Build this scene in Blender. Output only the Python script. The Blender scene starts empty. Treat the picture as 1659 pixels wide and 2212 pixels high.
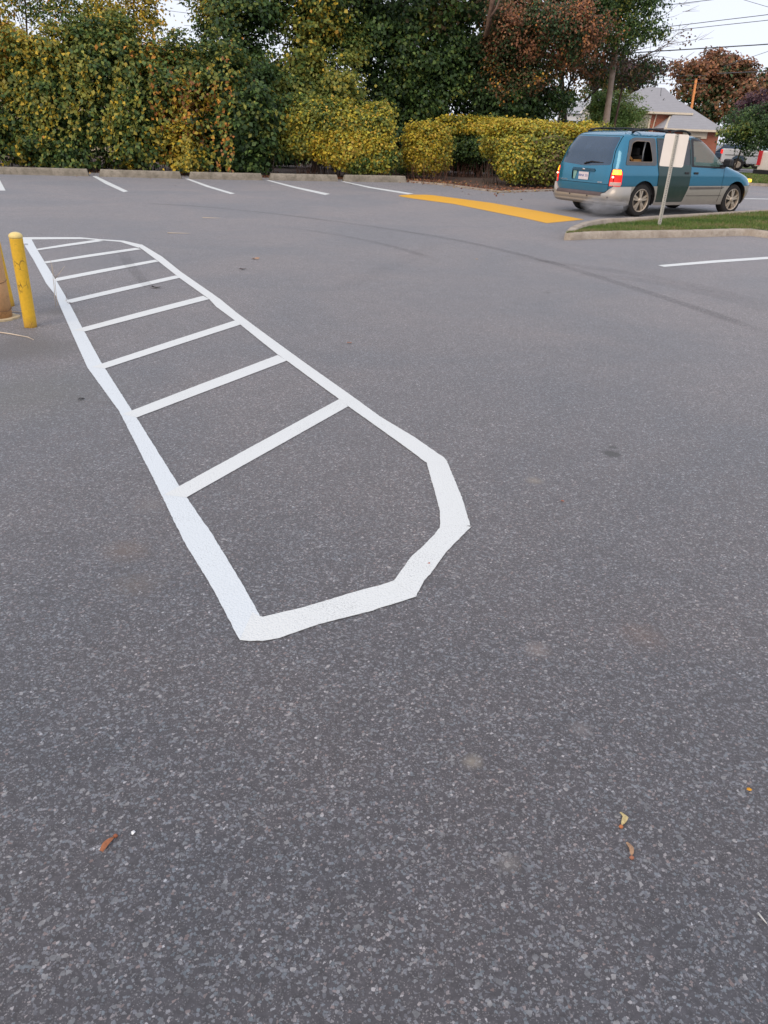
import bpy, math, random
import numpy as np
from math import sin, cos, tan, radians, pi, hypot, atan2
from mathutils import Vector, Matrix
from mathutils.geometry import delaunay_2d_cdt
S = bpy.context.scene
C = S.collection
# ---------------------------------------------------------------- camera
CAM_H, PITCH, ROLL, FOC = 1.5, radians(26.3), radians(2.2), 1661.0   # FOC in units of a 1659 x 2212 picture
r0 = np.array([1, 0, 0.]); u0 = np.array([0, sin(PITCH), cos(PITCH)]); FW = np.array([0, cos(PITCH), -sin(PITCH)])
RT = cos(ROLL)*r0 + sin(ROLL)*u0; UP = -sin(ROLL)*r0 + cos(ROLL)*u0
EYE = np.array([0, 0, CAM_H])
cd = bpy.data.cameras.new('camera'); cam = bpy.data.objects.new('camera', cd); C.objects.link(cam)
cd.sensor_fit = 'VERTICAL'; cd.sensor_height = 36; cd.sensor_width = 27; cd.lens = FOC/2212*36
cd.clip_start = 0.05; cd.clip_end = 2000
m = Matrix.Identity(4)
for i in range(3):
    m[i][0] = RT[i]; m[i][1] = UP[i]; m[i][2] = -FW[i]; m[i][3] = EYE[i]
cam.matrix_world = m; S.camera = cam
# ---------------------------------------------------------------- sky and sun
SUN_EL, SUN_AZ = radians(38), radians(205)      # azimuth measured clockwise from +Y (where the camera looks)
W = bpy.data.worlds.new('World'); S.world = W; W.use_nodes = True
nt = W.node_tree; bg = nt.nodes['Background']
sky = nt.nodes.new('ShaderNodeTexSky'); sky.sky_type = 'NISHITA'; sky.sun_disc = False
sky.sun_elevation = SUN_EL; sky.sun_rotation = SUN_AZ; sky.air_density = 1.0; sky.dust_density = 1.2; sky.ozone_density = 1.2
veil = nt.nodes.new('ShaderNodeMix'); veil.data_type = 'RGBA'
veil.inputs[0].default_value = 0.88
nt.links.new(sky.outputs[0], veil.inputs[6]); veil.inputs[7].default_value = (7.2, 7.45, 8.4, 1)   # thin high cloud
nt.links.new(veil.outputs[2], bg.inputs[0]); bg.inputs[1].default_value = 0.10
sd = bpy.data.lights.new('sun', 'SUN'); sun = bpy.data.objects.new('sun', sd); C.objects.link(sun)
sd.energy = 1.3; sd.angle = radians(40); sd.color = (1.0, 0.80, 0.60)
sdir = Vector((sin(SUN_AZ)*cos(SUN_EL), cos(SUN_AZ)*cos(SUN_EL), sin(SUN_EL)))
sun.rotation_euler = sdir.to_track_quat('Z', 'Y').to_euler()
S.view_settings.view_transform = 'Standard'; S.view_settings.look = 'None'
S.view_settings.exposure = 0.45; S.view_settings.gamma = 1
# ---------------------------------------------------------------- placing helpers
def ray(x, y): return FW*FOC + RT*(x-829.5) - UP*(y-1106)
def G(x, y, z=0.0):
    d = ray(x, y); return d*((z-CAM_H)/d[2]) + EYE
def P(x, y, Y):
    d = ray(x, y); return d*(Y/d[1]) + EYE
def mpp(Y, y=250):                                 # metres per picture unit at distance Y
    a = P(800, y, Y); return float((a-EYE) @ FW)/FOC
# ---------------------------------------------------------------- object helpers
def tag(o, label=None, cat=None, group=None, kind=None):
    if label: o['label'] = label
    if cat: o['category'] = cat
    if group: o['group'] = group
    if kind: o['kind'] = kind
    return o
def thing(name, label, cat, loc=(0, 0, 0), rz=0, group=None):
    o = bpy.data.objects.new(name, None); C.objects.link(o); o.empty_display_size = .2
    o.location = loc; o.rotation_euler = (0, 0, rz); return tag(o, label, cat, group)
def mesh_obj(name, verts, faces, mat, parent=None, smooth=False, loc=None, cols=None):
    me = bpy.data.meshes.new(name)
    if isinstance(faces, np.ndarray):
        k = faces.shape[1]; n = len(faces); V = np.asarray(verts, dtype=np.float32)
        me.vertices.add(len(V)); me.vertices.foreach_set('co', V.ravel())
        me.loops.add(n*k); me.loops.foreach_set('vertex_index', faces.astype(np.int32).ravel())
        me.polygons.add(n); me.polygons.foreach_set('loop_start', np.arange(0, n*k, k, dtype=np.int32))
        me.polygons.foreach_set('loop_total', np.full(n, k, dtype=np.int32)); me.update(calc_edges=True)
    else:
        me.from_pydata([tuple(map(float, v)) for v in verts], [], faces)
    if cols is not None:
        a = me.attributes.new('Col', 'FLOAT_COLOR', 'POINT'); c = np.ones((len(me.vertices), 4), dtype=np.float32); c[:, :3] = cols
        a.data.foreach_set('color', c.ravel())
    if smooth: me.shade_smooth()
    if mat: me.materials.append(mat)
    o = bpy.data.objects.new(name, me); C.objects.link(o)
    if parent: o.parent = parent
    if loc is not None: o.location = loc
    return o
class MB:
    def __init__(s): s.v = []; s.f = []
    def add(s, vs, fs):
        b = len(s.v); s.v += [tuple(map(float, v)) for v in vs]; s.f += [tuple(b+i for i in f) for f in fs]; return s
    def box(s, c, d, M=None, taper=1.0):
        x, y, z = d[0]/2, d[1]/2, d[2]/2; vs = []
        for k, t in ((-1, 1), (1, taper)):
            for sx, sy in ((-1, -1), (1, -1), (1, 1), (-1, 1)):
                p = Vector((sx*x*t, sy*y*t, k*z)); 
                if M: p = M @ p
                vs.append(p+Vector(c))
        return s.add(vs, [(3, 2, 1, 0), (4, 5, 6, 7), (0, 1, 5, 4), (1, 2, 6, 5), (2, 3, 7, 6), (3, 0, 4, 7)])
    def tube(s, pts, rad, n=8, cap=True):
        pts = [Vector(p) for p in pts]; rs = rad if isinstance(rad, (list, tuple)) else [rad]*len(pts)
        base = len(s.v); ref = None
        for i, p in enumerate(pts):
            t = (pts[min(i+1, len(pts)-1)]-pts[max(i-1, 0)]).normalized()
            if ref is None:
                ref = Vector((0, 0, 1)) if abs(t.z) < .9 else Vector((1, 0, 0))
            a = t.cross(ref).normalized(); b = t.cross(a).normalized(); ref = b.cross(t).normalized()*1.0
            for k in range(n):
                an = 2*pi*k/n; s.v.append(tuple(p+a*(cos(an)*rs[i])+b*(sin(an)*rs[i])))
        for i in range(len(pts)-1):
            for k in range(n):
                s.f.append((base+i*n+k, base+i*n+(k+1) % n, base+(i+1)*n+(k+1) % n, base+(i+1)*n+k))
        if cap:
            s.f.append(tuple(base+k for k in range(n))[::-1]); e = base+(len(pts)-1)*n; s.f.append(tuple(e+k for k in range(n)))
        return s
    def prism(s, poly, axis, a, b):                # poly of 2D points extruded along axis from a to b
        n = len(poly)
        def mk(p, h): return {'x': (h, p[0], p[1]), 'y': (p[0], h, p[1]), 'z': (p[0], p[1], h)}[axis]
        vs = [mk(p, a) for p in poly]+[mk(p, b) for p in poly]
        return s.add(vs, [tuple(range(n))[::-1], tuple(range(n, 2*n))]+[(i, (i+1) % n, n+(i+1) % n, n+i) for i in range(n)])
    def lathe(s, prof, c=(0, 0, 0), axis='z', n=24, capend=True):
        b = len(s.v)
        for r, h in prof:
            for k in range(n):
                a = 2*pi*k/n; p = {'z': (r*cos(a), r*sin(a), h), 'y': (r*cos(a), h, r*sin(a)), 'x': (h, r*cos(a), r*sin(a))}[axis]
                s.v.append((p[0]+c[0], p[1]+c[1], p[2]+c[2]))
        for i in range(len(prof)-1):
            for k in range(n): s.f.append((b+i*n+k, b+i*n+(k+1) % n, b+(i+1)*n+(k+1) % n, b+(i+1)*n+k))
        if capend:
            s.f.append(tuple(b+k for k in range(n))[::-1]); e = b+(len(prof)-1)*n; s.f.append(tuple(e+k for k in range(n)))
        return s
    def build(s, name, mat, parent=None, smooth=False, loc=None): return mesh_obj(name, s.v, s.f, mat, parent, smooth, loc)
def bevel(o, w=.01, seg=2):
    mo = o.modifiers.new('Bevel', 'BEVEL'); mo.width = w; mo.segments = seg; mo.limit_method = 'ANGLE'; return o
# ---------------------------------------------------------------- materials
def newmat(name):
    M = bpy.data.materials.new(name); M.use_nodes = True; n = M.node_tree
    return M, n, n.nodes, n.links, n.nodes['Principled BSDF']
def N(nt, t, **k):
    n = nt.nodes.new('ShaderNode'+t)
    for a, b in k.items():
        if hasattr(n, a): setattr(n, a, b)
        else: n.inputs[a.replace('_', ' ')].default_value = b
    return n
def ramp(nt, fac, stops, interp='LINEAR'):
    r = nt.nodes.new('ShaderNodeValToRGB'); r.color_ramp.interpolation = interp; e = r.color_ramp.elements
    while len(e) < len(stops): e.new(.5)
    for i, (p, c) in enumerate(stops):
        e[i].position = p; e[i].color = (c, c, c, 1) if isinstance(c, (int, float)) else (*c, 1)
    nt.links.new(fac, r.inputs[0]); return r.outputs[0]
def noise(nt, scale, detail=4, rough=.5, vec=None, dist=0):
    n = nt.nodes.new('ShaderNodeTexNoise'); n.inputs['Scale'].default_value = scale; n.inputs['Detail'].default_value = detail
    n.inputs['Roughness'].default_value = rough; n.inputs['Distortion'].default_value = dist
    if vec is not None: nt.links.new(vec, n.inputs['Vector'])
    return n.outputs[0]
def mix(nt, fac, a, b, bt='MIX'):
    n = nt.nodes.new('ShaderNodeMix'); n.data_type = 'RGBA'; n.blend_type = bt
    for v, i in ((fac, 0), (a, 6), (b, 7)):
        if hasattr(v, 'node'): nt.links.new(v, n.inputs[i])
        elif isinstance(v, (int, float)): n.inputs[i].default_value = v if i == 0 else (v, v, v, 1)
        else: n.inputs[i].default_value = (*v, 1)
    return n.outputs[2]
def math_(nt, op, a, b=0.0, c=0.0, clamp=False):
    n = nt.nodes.new('ShaderNodeMath'); n.operation = op; n.use_clamp = clamp
    for i, v in enumerate((a, b, c)):
        if hasattr(v, 'node'): nt.links.new(v, n.inputs[i])
        else: n.inputs[i].default_value = v
    return n.outputs[0]
def pos(nt): return nt.nodes.new('ShaderNodeNewGeometry').outputs['Position']
def objc(nt): return nt.nodes.new('ShaderNodeTexCoord').outputs['Object']
def bump(nt, h, strength, dist, bsdf):
    b = nt.nodes.new('ShaderNodeBump'); b.inputs['Strength'].default_value = strength; b.inputs['Distance'].default_value = dist
    nt.links.new(h, b.inputs['Height']); nt.links.new(b.outputs[0], bsdf.inputs['Normal'])
def simple(name, col, rough=.6, metal=0, coat=0, var=.25, scale=6, spec=.5, bumps=0):
    M, nt, nd, ln, b = newmat(name)
    v = noise(nt, scale, 5, .6, objc(nt)); c2 = tuple(x*(1-var) for x in col); c1 = tuple(min(1, x*(1+var*.6)) for x in col)
    ln.new(ramp(nt, v, [(.3, c2), (.7, c1)]), b.inputs['Base Color'])
    b.inputs['Roughness'].default_value = rough; b.inputs['Metallic'].default_value = metal
    b.inputs['Coat Weight'].default_value = coat; b.inputs['Coat Roughness'].default_value = .05; b.inputs['Specular IOR Level'].default_value = spec
    if bumps: bump(nt, v, bumps, .02, b)
    return M
def emit(name, col, strength, base=(.3, .02, .01)):
    M, nt, nd, ln, b = newmat(name); b.inputs['Base Color'].default_value = (*base, 1); b.inputs['Roughness'].default_value = .15
    v = noise(nt, 30, 2, .5, objc(nt)); ln.new(mix(nt, v, tuple(c*.7 for c in col), col), b.inputs['Emission Color']); b.inputs['Emission Strength'].default_value = strength
    return M
def aggregate(nt, vec, tone=None):
    """asphalt: crushed stone in dark binder. returns colour, height"""
    v1 = nt.nodes.new('ShaderNodeTexVoronoi'); v1.inputs['Scale'].default_value = 158; v1.inputs['Randomness'].default_value = 1
    v2 = nt.nodes.new('ShaderNodeTexVoronoi'); v2.inputs['Scale'].default_value = 280
    warp = nt.nodes.new('ShaderNodeVectorMath'); warp.operation = 'MULTIPLY_ADD'
    nn = nt.nodes.new('ShaderNodeTexNoise'); nn.inputs['Scale'].default_value = 160; nn.inputs['Detail'].default_value = 1
    nt.links.new(vec, nn.inputs['Vector']); nt.links.new(nn.outputs[1], warp.inputs[0]); warp.inputs[1].default_value = (.005, .005, .005); nt.links.new(vec, warp.inputs[2])
    nt.links.new(warp.outputs[0], v1.inputs['Vector']); nt.links.new(warp.outputs[0], v2.inputs['Vector'])
    sep1 = nt.nodes.new('ShaderNodeSeparateColor'); nt.links.new(v1.outputs['Color'], sep1.inputs[0])
    sep2 = nt.nodes.new('ShaderNodeSeparateColor'); nt.links.new(v2.outputs['Color'], sep2.inputs[0])
    big = noise(nt, .42, 5, .6, vec, .5); mid = noise(nt, 5.0, 4, .6, vec); fine = noise(nt, 700, 2, .6, vec)
    e1 = nt.nodes.new('ShaderNodeTexVoronoi'); e1.feature = 'DISTANCE_TO_EDGE'; e1.inputs['Scale'].default_value = 158; nt.links.new(warp.outputs[0], e1.inputs['Vector'])
    # share of exposed stone drifts over the lot
    thr = math_(nt, 'MULTIPLY_ADD', mid, -.22, .795)
    on1 = math_(nt, 'MULTIPLY', math_(nt, 'GREATER_THAN', sep1.outputs[0], thr), math_(nt, 'GREATER_THAN', e1.outputs['Distance'], math_(nt, 'MULTIPLY', math_(nt, 'MULTIPLY', sep1.outputs[2], sep1.outputs[2]), .24)))
    on2 = math_(nt, 'MULTIPLY', math_(nt, 'GREATER_THAN', sep2.outputs[0], .66), math_(nt, 'LESS_THAN', v2.outputs['Distance'], .5))
    stone1 = ramp(nt, sep1.outputs[1], [(0, (.09, .095, .105)), (.3, (.145, .153, .168)), (.55, (.12, .145, .16)), (.8, (.205, .21, .218)), (.93, (.17, .13, .12)), (1, (.36, .37, .375))])
    stone2 = ramp(nt, sep2.outputs[1], [(0, (.07, .066, .07)), (.6, (.115, .113, .117)), (1, (.20, .20, .20))])
    v3 = nt.nodes.new('ShaderNodeTexVoronoi'); v3.inputs['Scale'].default_value = 98; nt.links.new(warp.outputs[0], v3.inputs['Vector']); sep3 = nt.nodes.new('ShaderNodeSeparateColor'); nt.links.new(v3.outputs['Color'], sep3.inputs[0])
    e3 = nt.nodes.new('ShaderNodeTexVoronoi'); e3.feature = 'DISTANCE_TO_EDGE'; e3.inputs['Scale'].default_value = 98; nt.links.new(warp.outputs[0], e3.inputs['Vector'])
    on3 = math_(nt, 'MULTIPLY', math_(nt, 'GREATER_THAN', sep3.outputs[0], .945), math_(nt, 'GREATER_THAN', e3.outputs['Distance'], math_(nt, 'MULTIPLY', sep3.outputs[2], .2)))
    stone3 = ramp(nt, sep3.outputs[1], [(0, (.11, .115, .12)), (.6, (.16, .17, .175)), (1, (.25, .25, .245))])
    binder = mix(nt, fine, (.037, .0362, .041), (.073, .071, .077))
    c = mix(nt, on2, binder, stone2); c = mix(nt, on1, c, stone1); c = mix(nt, on3, c, stone3)
    c = mix(nt, ramp(nt, big, [(.38, 0.), (.62, 1.)]), mix(nt, 1, c, (.86, .89, .96), 'MULTIPLY'), mix(nt, 1, c, (1.20, 1.10, 1.08), 'MULTIPLY'))
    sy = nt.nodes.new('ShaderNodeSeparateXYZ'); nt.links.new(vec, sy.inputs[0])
    far = ramp(nt, math_(nt, 'DIVIDE', sy.outputs[1], 20.0, clamp=True), [(.05, (1, 1, 1)), (.5, (1.32, 1.28, 1.27)), (1., (1.68, 1.60, 1.58))])   # grazing sky sheen painted into the colour, paler towards the exit
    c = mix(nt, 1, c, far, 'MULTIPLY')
    grain = noise(nt, 42, 3, .75, vec); c = mix(nt, 1, c, ramp(nt, grain, [(.34, .72), (.66, 1.30)]), 'MULTIPLY')
    c = mix(nt, ramp(nt, mid, [(.35, 0.), (.7, 1.)]), mix(nt, 1, c, .93, 'MULTIPLY'), mix(nt, 1, c, 1.06, 'MULTIPLY'))
    h = math_(nt, 'ADD', math_(nt, 'MULTIPLY', on1, .7), math_(nt, 'MULTIPLY', math_(nt, 'ADD', on2, fine), .25))
    return c, h
# asphalt of the lot, with worn stains where cars drip and dirt gathers
def stain(nt, vec, cx, cy, r, soft=.5, wob=.4):
    d = nt.nodes.new('ShaderNodeVectorMath'); d.operation = 'DISTANCE'; nt.links.new(vec, d.inputs[0]); d.inputs[1].default_value = (cx, cy, 0)
    n_ = noise(nt, 1.2/r, 3, .6, vec)
    dd = math_(nt, 'ADD', math_(nt, 'DIVIDE', d.outputs['Value'], r), math_(nt, 'MULTIPLY', math_(nt, 'SUBTRACT', n_, .5), wob*2))
    return math_(nt, 'SUBTRACT', 1.0, math_(nt, 'DIVIDE', math_(nt, 'SUBTRACT', dd, 1-soft), soft), clamp=True)
def make_asphalt(name, stains=()):
    M, nt, nd, ln, b = newmat(name); vec = pos(nt)
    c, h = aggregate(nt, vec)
    for (px, py, r, col, amt, soft) in stains:
        g = G(px, py); c = mix(nt, math_(nt, 'MULTIPLY', stain(nt, vec, g[0], g[1], r, soft), amt), c, col)
    ln.new(c, b.inputs['Base Color'])
    b.inputs['Roughness'].default_value = .7; b.inputs['Specular IOR Level'].default_value = .6; b.inputs['Sheen Weight'].default_value = .22; b.inputs['Sheen Roughness'].default_value = .5
    bump(nt, h, .55, .004, b)
    return M
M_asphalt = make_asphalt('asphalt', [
    (1321, 980, .052, (.008, .008, .009), .95, .35), (1323, 966, .028, (.008, .008, .009), .85, .4),
    (1184, 632, .05, (.015, .014, .015), .7, .5), (1155, 1038, .055, (.30, .25, .18), .45, .9), (1020, 1645, .035, (.32, .28, .22), .5, .9),
    (1160, 1402, .055, (.30, .24, .21), .35, .9), (1100, 1865, .035, (.26, .24, .22), .35, .9), (1255, 1575, .04, (.26, .23, .22), .3, .9),
    (1390, 1375, .10, (.13, .075, .05), .35, .9), (270, 1190, .12, (.16, .10, .06), .32, .9), (300, 1260, .12, (.15, .11, .08), .3, .9),
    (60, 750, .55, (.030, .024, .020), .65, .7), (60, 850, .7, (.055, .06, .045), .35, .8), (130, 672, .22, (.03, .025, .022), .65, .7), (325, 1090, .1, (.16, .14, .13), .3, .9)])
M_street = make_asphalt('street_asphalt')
def paint(name, col, wear=.42, edge=True):
    M, nt, nd, ln, b = newmat(name); vec = pos(nt)
    v = nt.nodes.new('ShaderNodeTexVoronoi'); v.inputs['Scale'].default_value = 120; ln.new(vec, v.inputs['Vector'])
    n1 = noise(nt, 190, 2, .6, vec); n2 = noise(nt, 3, 4, .6, vec)
    pits = math_(nt, 'GREATER_THAN', math_(nt, 'ADD', math_(nt, 'MULTIPLY', n1, .75), math_(nt, 'MULTIPLY', n2, .35)), .655+(.42-wear)*.3)
    base = mix(nt, n2, tuple(x*.90 for x in col), col)
    base = mix(nt, ramp(nt, v.outputs['Distance'], [(.0, 0.), (.8, .14)]), base, tuple(x*.6 for x in col))
    ln.new(mix(nt, math_(nt, 'MULTIPLY', pits, .3), base, (.12, .12, .12)), b.inputs['Base Color']); b.inputs['Roughness'].default_value = .6
    bump(nt, math_(nt, 'SUBTRACT', 1.0, v.outputs['Distance']), .6, .004, b); return M
M_white = paint('white_road_paint', (.735, .765, .76)); M_blue_white = paint('cool_white_road_paint', (.705, .76, .79))
M_yellow_pad = paint('yellow_road_paint', (.80, .41, .014), .42)
def make_ground(name, stops, scale, b_=.4, rough=.95):
    M, nt, nd, ln, b = newmat(name); vec = pos(nt); n1 = noise(nt, scale, 8, .7, vec)
    ln.new(ramp(nt, n1, stops), b.inputs['Base Color']); b.inputs['Roughness'].default_value = rough; bump(nt, n1, b_, .05, b); return M
M_soil = make_ground('soil', [(.3, (.05, .035, .028)), (.5, (.10, .075, .06)), (.62, (.16, .075, .05)), (.75, (.17, .14, .12))], 9)
M_grassbase = make_ground('grass_base', [(.3, (.05, .075, .02)), (.5, (.085, .12, .03)), (.7, (.13, .13, .05))], 5)
def make_concrete(name, base, dark, moss=(.06, .065, .03)):
    M, nt, nd, ln, b = newmat(name); vec = pos(nt)
    n1 = noise(nt, 3.5, 6, .65, vec, .4); n2 = noise(nt, 60, 4, .6, vec); n3 = noise(nt, 11, 5, .7, vec)
    c = mix(nt, ramp(nt, n1, [(.35, 0.), (.65, 1.)]), dark, base); c = mix(nt, ramp(nt, n3, [(.5, 0.), (.72, .55)]), c, moss)
    c = mix(nt, ramp(nt, n2, [(.35, .35), (.6, 0.)]), c, tuple(x*.5 for x in dark))
    ln.new(c, b.inputs['Base Color']); b.inputs['Roughness'].default_value = .9; bump(nt, n2, .5, .01, b); return M
M_conc = make_concrete('weathered_concrete', (.36, .32, .26), (.21, .185, .145))
M_kerb = make_concrete('kerb_concrete', (.46, .40, .33), (.30, .25, .20), (.22, .16, .11))
def leafmat(name, trans=.28, rough=.5):
    M, nt, nd, ln, b = newmat(name); at = nt.nodes.new('ShaderNodeAttribute'); at.attribute_name = 'Col'
    n1 = noise(nt, 40, 2, .5, pos(nt)); c = mix(nt, 1, at.outputs['Color'], ramp(nt, n1, [(.3, .95), (.7, 1.4)]), 'MULTIPLY')
    ln.new(c, b.inputs['Base Color']); b.inputs['Roughness'].default_value = rough; b.inputs['Specular IOR Level'].default_value = .35
    tr = nt.nodes.new('ShaderNodeBsdfTranslucent'); ln.new(c, tr.inputs[0])
    mx = nt.nodes.new('ShaderNodeMixShader'); mx.inputs[0].default_value = trans
    ln.new(b.outputs[0], mx.inputs[1]); ln.new(tr.outputs[0], mx.inputs[2]); ln.new(mx.outputs[0], nd['Material Output'].inputs[0]); return M
M_leaf = leafmat('leaf'); M_blade = leafmat('grass_blade', .2); M_dead = leafmat('dead_leaf', .1, .8)
M_bark = simple('bark', (.075, .055, .042), .9, var=.5, scale=9, bumps=.6)
M_bark_pale = simple('pale_bark', (.16, .10, .075), .9, var=.4, scale=9, bumps=.5)
M_twig = simple('dry_twig', (.17, .085, .06), .9, var=.4)
M_straw = simple('straw', (.62, .52, .40), .8, var=.3)
# ================================================================ ground
def sheet(name, poly, z, mat, label=None, cat=None, kind='structure'):
    o = mesh_obj(name, [(p[0], p[1], z) for p in poly], [tuple(range(len(poly)))], mat); return tag(o, label, cat, kind=kind)
sheet('ground', [(-600, -300), (600, -300), (600, 900), (-600, 900)], -.05, M_grassbase)
lotedge = [G(-260, 362), G(0, 366), G(190, 373), G(400, 379), G(570, 384), G(738, 388), G(883, 394), G(964, 401), G(1081, 417), G(1205, 412.6)]
lot = [(-40, -14)] + [(-40, lotedge[0][1])] + [(p[0], p[1]) for p in lotedge] + [(6.2, 30.5), (9.5, 33), (11.5, 34.2), (16, 33.5), (24, 31), (60, 18), (60, -14)]
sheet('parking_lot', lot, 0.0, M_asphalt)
# street running across beyond the driveway, with its far verge
st0, st1 = np.array(G(1622, 383.5)[:2]), np.array(G(1700, 389)[:2]); 
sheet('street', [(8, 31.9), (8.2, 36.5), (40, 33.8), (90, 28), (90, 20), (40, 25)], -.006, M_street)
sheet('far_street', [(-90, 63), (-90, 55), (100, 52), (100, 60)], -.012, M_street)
# soil bed under the hedges
bed = [(p[0], p[1]+.0) for p in lotedge[1:]] + [(6.3, 33), (5, 40), (-25, 38), (-25, lotedge[0][1])]
sheet('soil', [(-30, lotedge[0][1]-.4)]+[(p[0], p[1]) for p in lotedge]+[(6.0, 30.2), (5.4, 40), (-30, 40)], -.004, M_soil)
# low flush kerb edging the bed
def kerb_strip(pts, w, h, z0=0.0):
    mb = MB(); n = len(pts); L = []
    for i, p in enumerate(pts):
        t = np.array(pts[min(i+1, n-1)])-np.array(pts[max(i-1, 0)]); t /= np.linalg.norm(t); q = np.array([-t[1], t[0]])
        L.append((np.array(p), q))
    for p, q in L:
        a, b = p, p+q*w; mb.v += [(*a, z0-.05), (*(a+q*.015), z0+h), (*(b-q*.015), z0+h), (*b, z0-.05)]
    for i in range(n-1):
        for k in range(3): mb.f.append((4*i+k, 4*(i+1)+k, 4*(i+1)+k+1, 4*i+k+1))
    mb.f += [(0, 1, 2, 3), (4*n-1, 4*n-2, 4*n-3, 4*n-4)]
    return mb
def dens(pts, step=.12, jit=.006, seed=1):
    rng = random.Random(seed); out = []
    for a, b in zip(pts[:-1], pts[1:]):
        a = np.array(a[:2]); b = np.array(b[:2]); n = max(1, int(np.linalg.norm(b-a)/step))
        for i in range(n): out.append(a+(b-a)*i/n+np.array([rng.uniform(-jit, jit), rng.uniform(-jit, jit)]))
    out.append(np.array(pts[-1][:2])); return out
o = kerb_strip(dens([G(*p) for p in ((883, 394), (964, 401), (1020, 409), (1081, 417), (1205, 412.6), (1250, 410))], .2, .012), .15, .05).build('bed_kerb', M_kerb)
tag(o, 'thin pale concrete edging around the bare soil bed in front of the clipped hedges', 'kerb')
# ================================================================ painted markings
def resample(pts, n):
    pts = np.array([G(*p)[:2] for p in pts]); d = np.r_[0, np.cumsum(np.linalg.norm(np.diff(pts, axis=0), axis=1))]
    t = np.linspace(0, d[-1], n); return np.c_[np.interp(t, d, pts[:, 0]), np.interp(t, d, pts[:, 1])], d[-1]
def ribbon(mb, A, B, z, jit=.0035, step=.018, seed=0):
    z = .003+z*.09
    """painted band between two traced edges, edges broken up like sprayed paint over rough stone"""
    rng = np.random.default_rng(seed); L = resample(A, 2)[1]; n = max(6, int(L/step)); a, _ = resample(A, n); b, _ = resample(B, n)
    def wob(k):
        w = rng.normal(0, 1, k); s = np.convolve(rng.normal(0, 1, k+20), np.ones(21)/21, 'valid')*2.2; return (w*.22+s*.08)*jit
    dv = b-a; ln_ = np.linalg.norm(dv, axis=1, keepdims=True)+1e-9; u = dv/ln_
    a = a-u*wob(n)[:, None]; b = b+u*wob(n)[:, None]
    base = len(mb.v)
    for p, q in zip(a, b): mb.v += [(p[0], p[1], z), (q[0], q[1], z)]
    mb.f += [(base+2*i, base+2*i+1, base+2*i+3, base+2*i+2) for i in range(n-1)]
hatch = thing('hatched_marking', 'white painted no parking island with angled end and eight rungs on the dark asphalt', 'road marking', tuple(G(400, 1000)))
hl = np.array(G(400, 1000))
def loc_mb(mb, o): mb.v = [(v[0]-o[0], v[1]-o[1], v[2]-o[2]) for v in mb.v]; return mb
mb = MB()
ribbon(mb, [(45, 513), (52, 529), (73, 563), (100, 613), (121, 640), (128, 658), (153, 715), (189, 795), (258, 890), (324, 1020), (351, 1075), (397, 1170), (461, 1275), (518, 1385)],
       [(68, 517), (80, 539), (97, 567), (123, 609), (146, 648), (178, 709), (219, 784), (295, 903), (385, 1047), (403, 1075), (461, 1159.5), (520, 1257), (550, 1310), (568, 1345)], .004, seed=1)
loc_mb(mb, hl).build('long_side_line', M_blue_white, hatch)
mb = MB()
ribbon(mb, [(518, 1384.5), (545, 1387), (570, 1385.5), (600, 1381), (689, 1350), (800, 1322), (850, 1306), (900, 1290)], [(545, 1325), (566, 1334.5), (600, 1326), (643, 1317), (700, 1300), (780, 1276), (820, 1266), (852, 1255)], .008, seed=2)
loc_mb(mb, hl).build('end_line', M_white, hatch)
mb = MB(); ribbon(mb, [(899, 1289), (916, 1257), (940, 1228), (962, 1196), (985, 1172), (1017, 1140)], [(850, 1257), (889, 1203), (912, 1183), (935, 1160), (950, 1140), (953, 1122)], .012, seed=3)
loc_mb(mb, hl).build('corner_line', M_white, hatch)
mb = MB(); ribbon(mb, [(1016, 1137), (998, 1077), (976, 1023), (965, 997)], [(951, 1140), (950, 1105), (938, 1059), (921, 999)], .016, seed=4)
loc_mb(mb, hl).build('corner_line', M_white, hatch)
mb = MB(); ribbon(mb, [(967, 999), (958, 989), (947, 982), (897, 946.8), (822.6, 902), (752.3, 851), (658.6, 784.7), (615.6, 753.5), (549, 704.6), (510, 675.3), (477, 648), (455.7, 633), (390.6, 587.7), (350, 555), (306, 528.5)],
       [(925, 1003), (918, 999), (877, 968), (822.6, 929), (752, 879), (729, 861), (617.5, 779), (600, 767), (561, 736), (520, 702.7), (467, 663.6), (452, 647), (387, 600.7), (342, 565), (300, 534)], .020, seed=5)
loc_mb(mb, hl).build('short_side_line', M_white, hatch)
mb = MB(); ribbon(mb, [(45.6, 513), (98, 512.8), (172, 513), (221, 517.5), (267, 520.3), (306, 529)], [(60, 518), (120, 517.3), (182, 516.9), (212, 519), (260, 523), (300, 536)], .008, .002, seed=6)
loc_mb(mb, hl).build('end_line', M_white, hatch)
rungs = [((78, 538.5), (208, 518.6), (81, 541.5), (225, 521)), ((92, 566.5), (293, 536), (101, 569.5), (306, 539)), ((108, 604), (335, 561.7), (124, 608), (343, 565.5)),
         ((136, 651), (379, 595.8), (155, 655), (389, 600.7)), ((158, 714), (439, 639.7), (184, 717), (452, 647)), ((198, 794), (508, 693), (227, 797), (520, 702)),
         ((264, 896), (600, 768), (296, 903), (620, 780)), ((354, 1070), (735, 862), (403, 1076), (752, 879))]
for i, (a, b, c, d) in enumerate(rungs):
    mb = MB(); ribbon(mb, [a, ((a[0]+b[0])/2+1, (a[1]+b[1])/2-1), b], [c, ((c[0]+d[0])/2, (c[1]+d[1])/2), d], .012 if i else .014, .0025, seed=10+i)
    loc_mb(mb, hl).build('rung_line', M_white, hatch)
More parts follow.
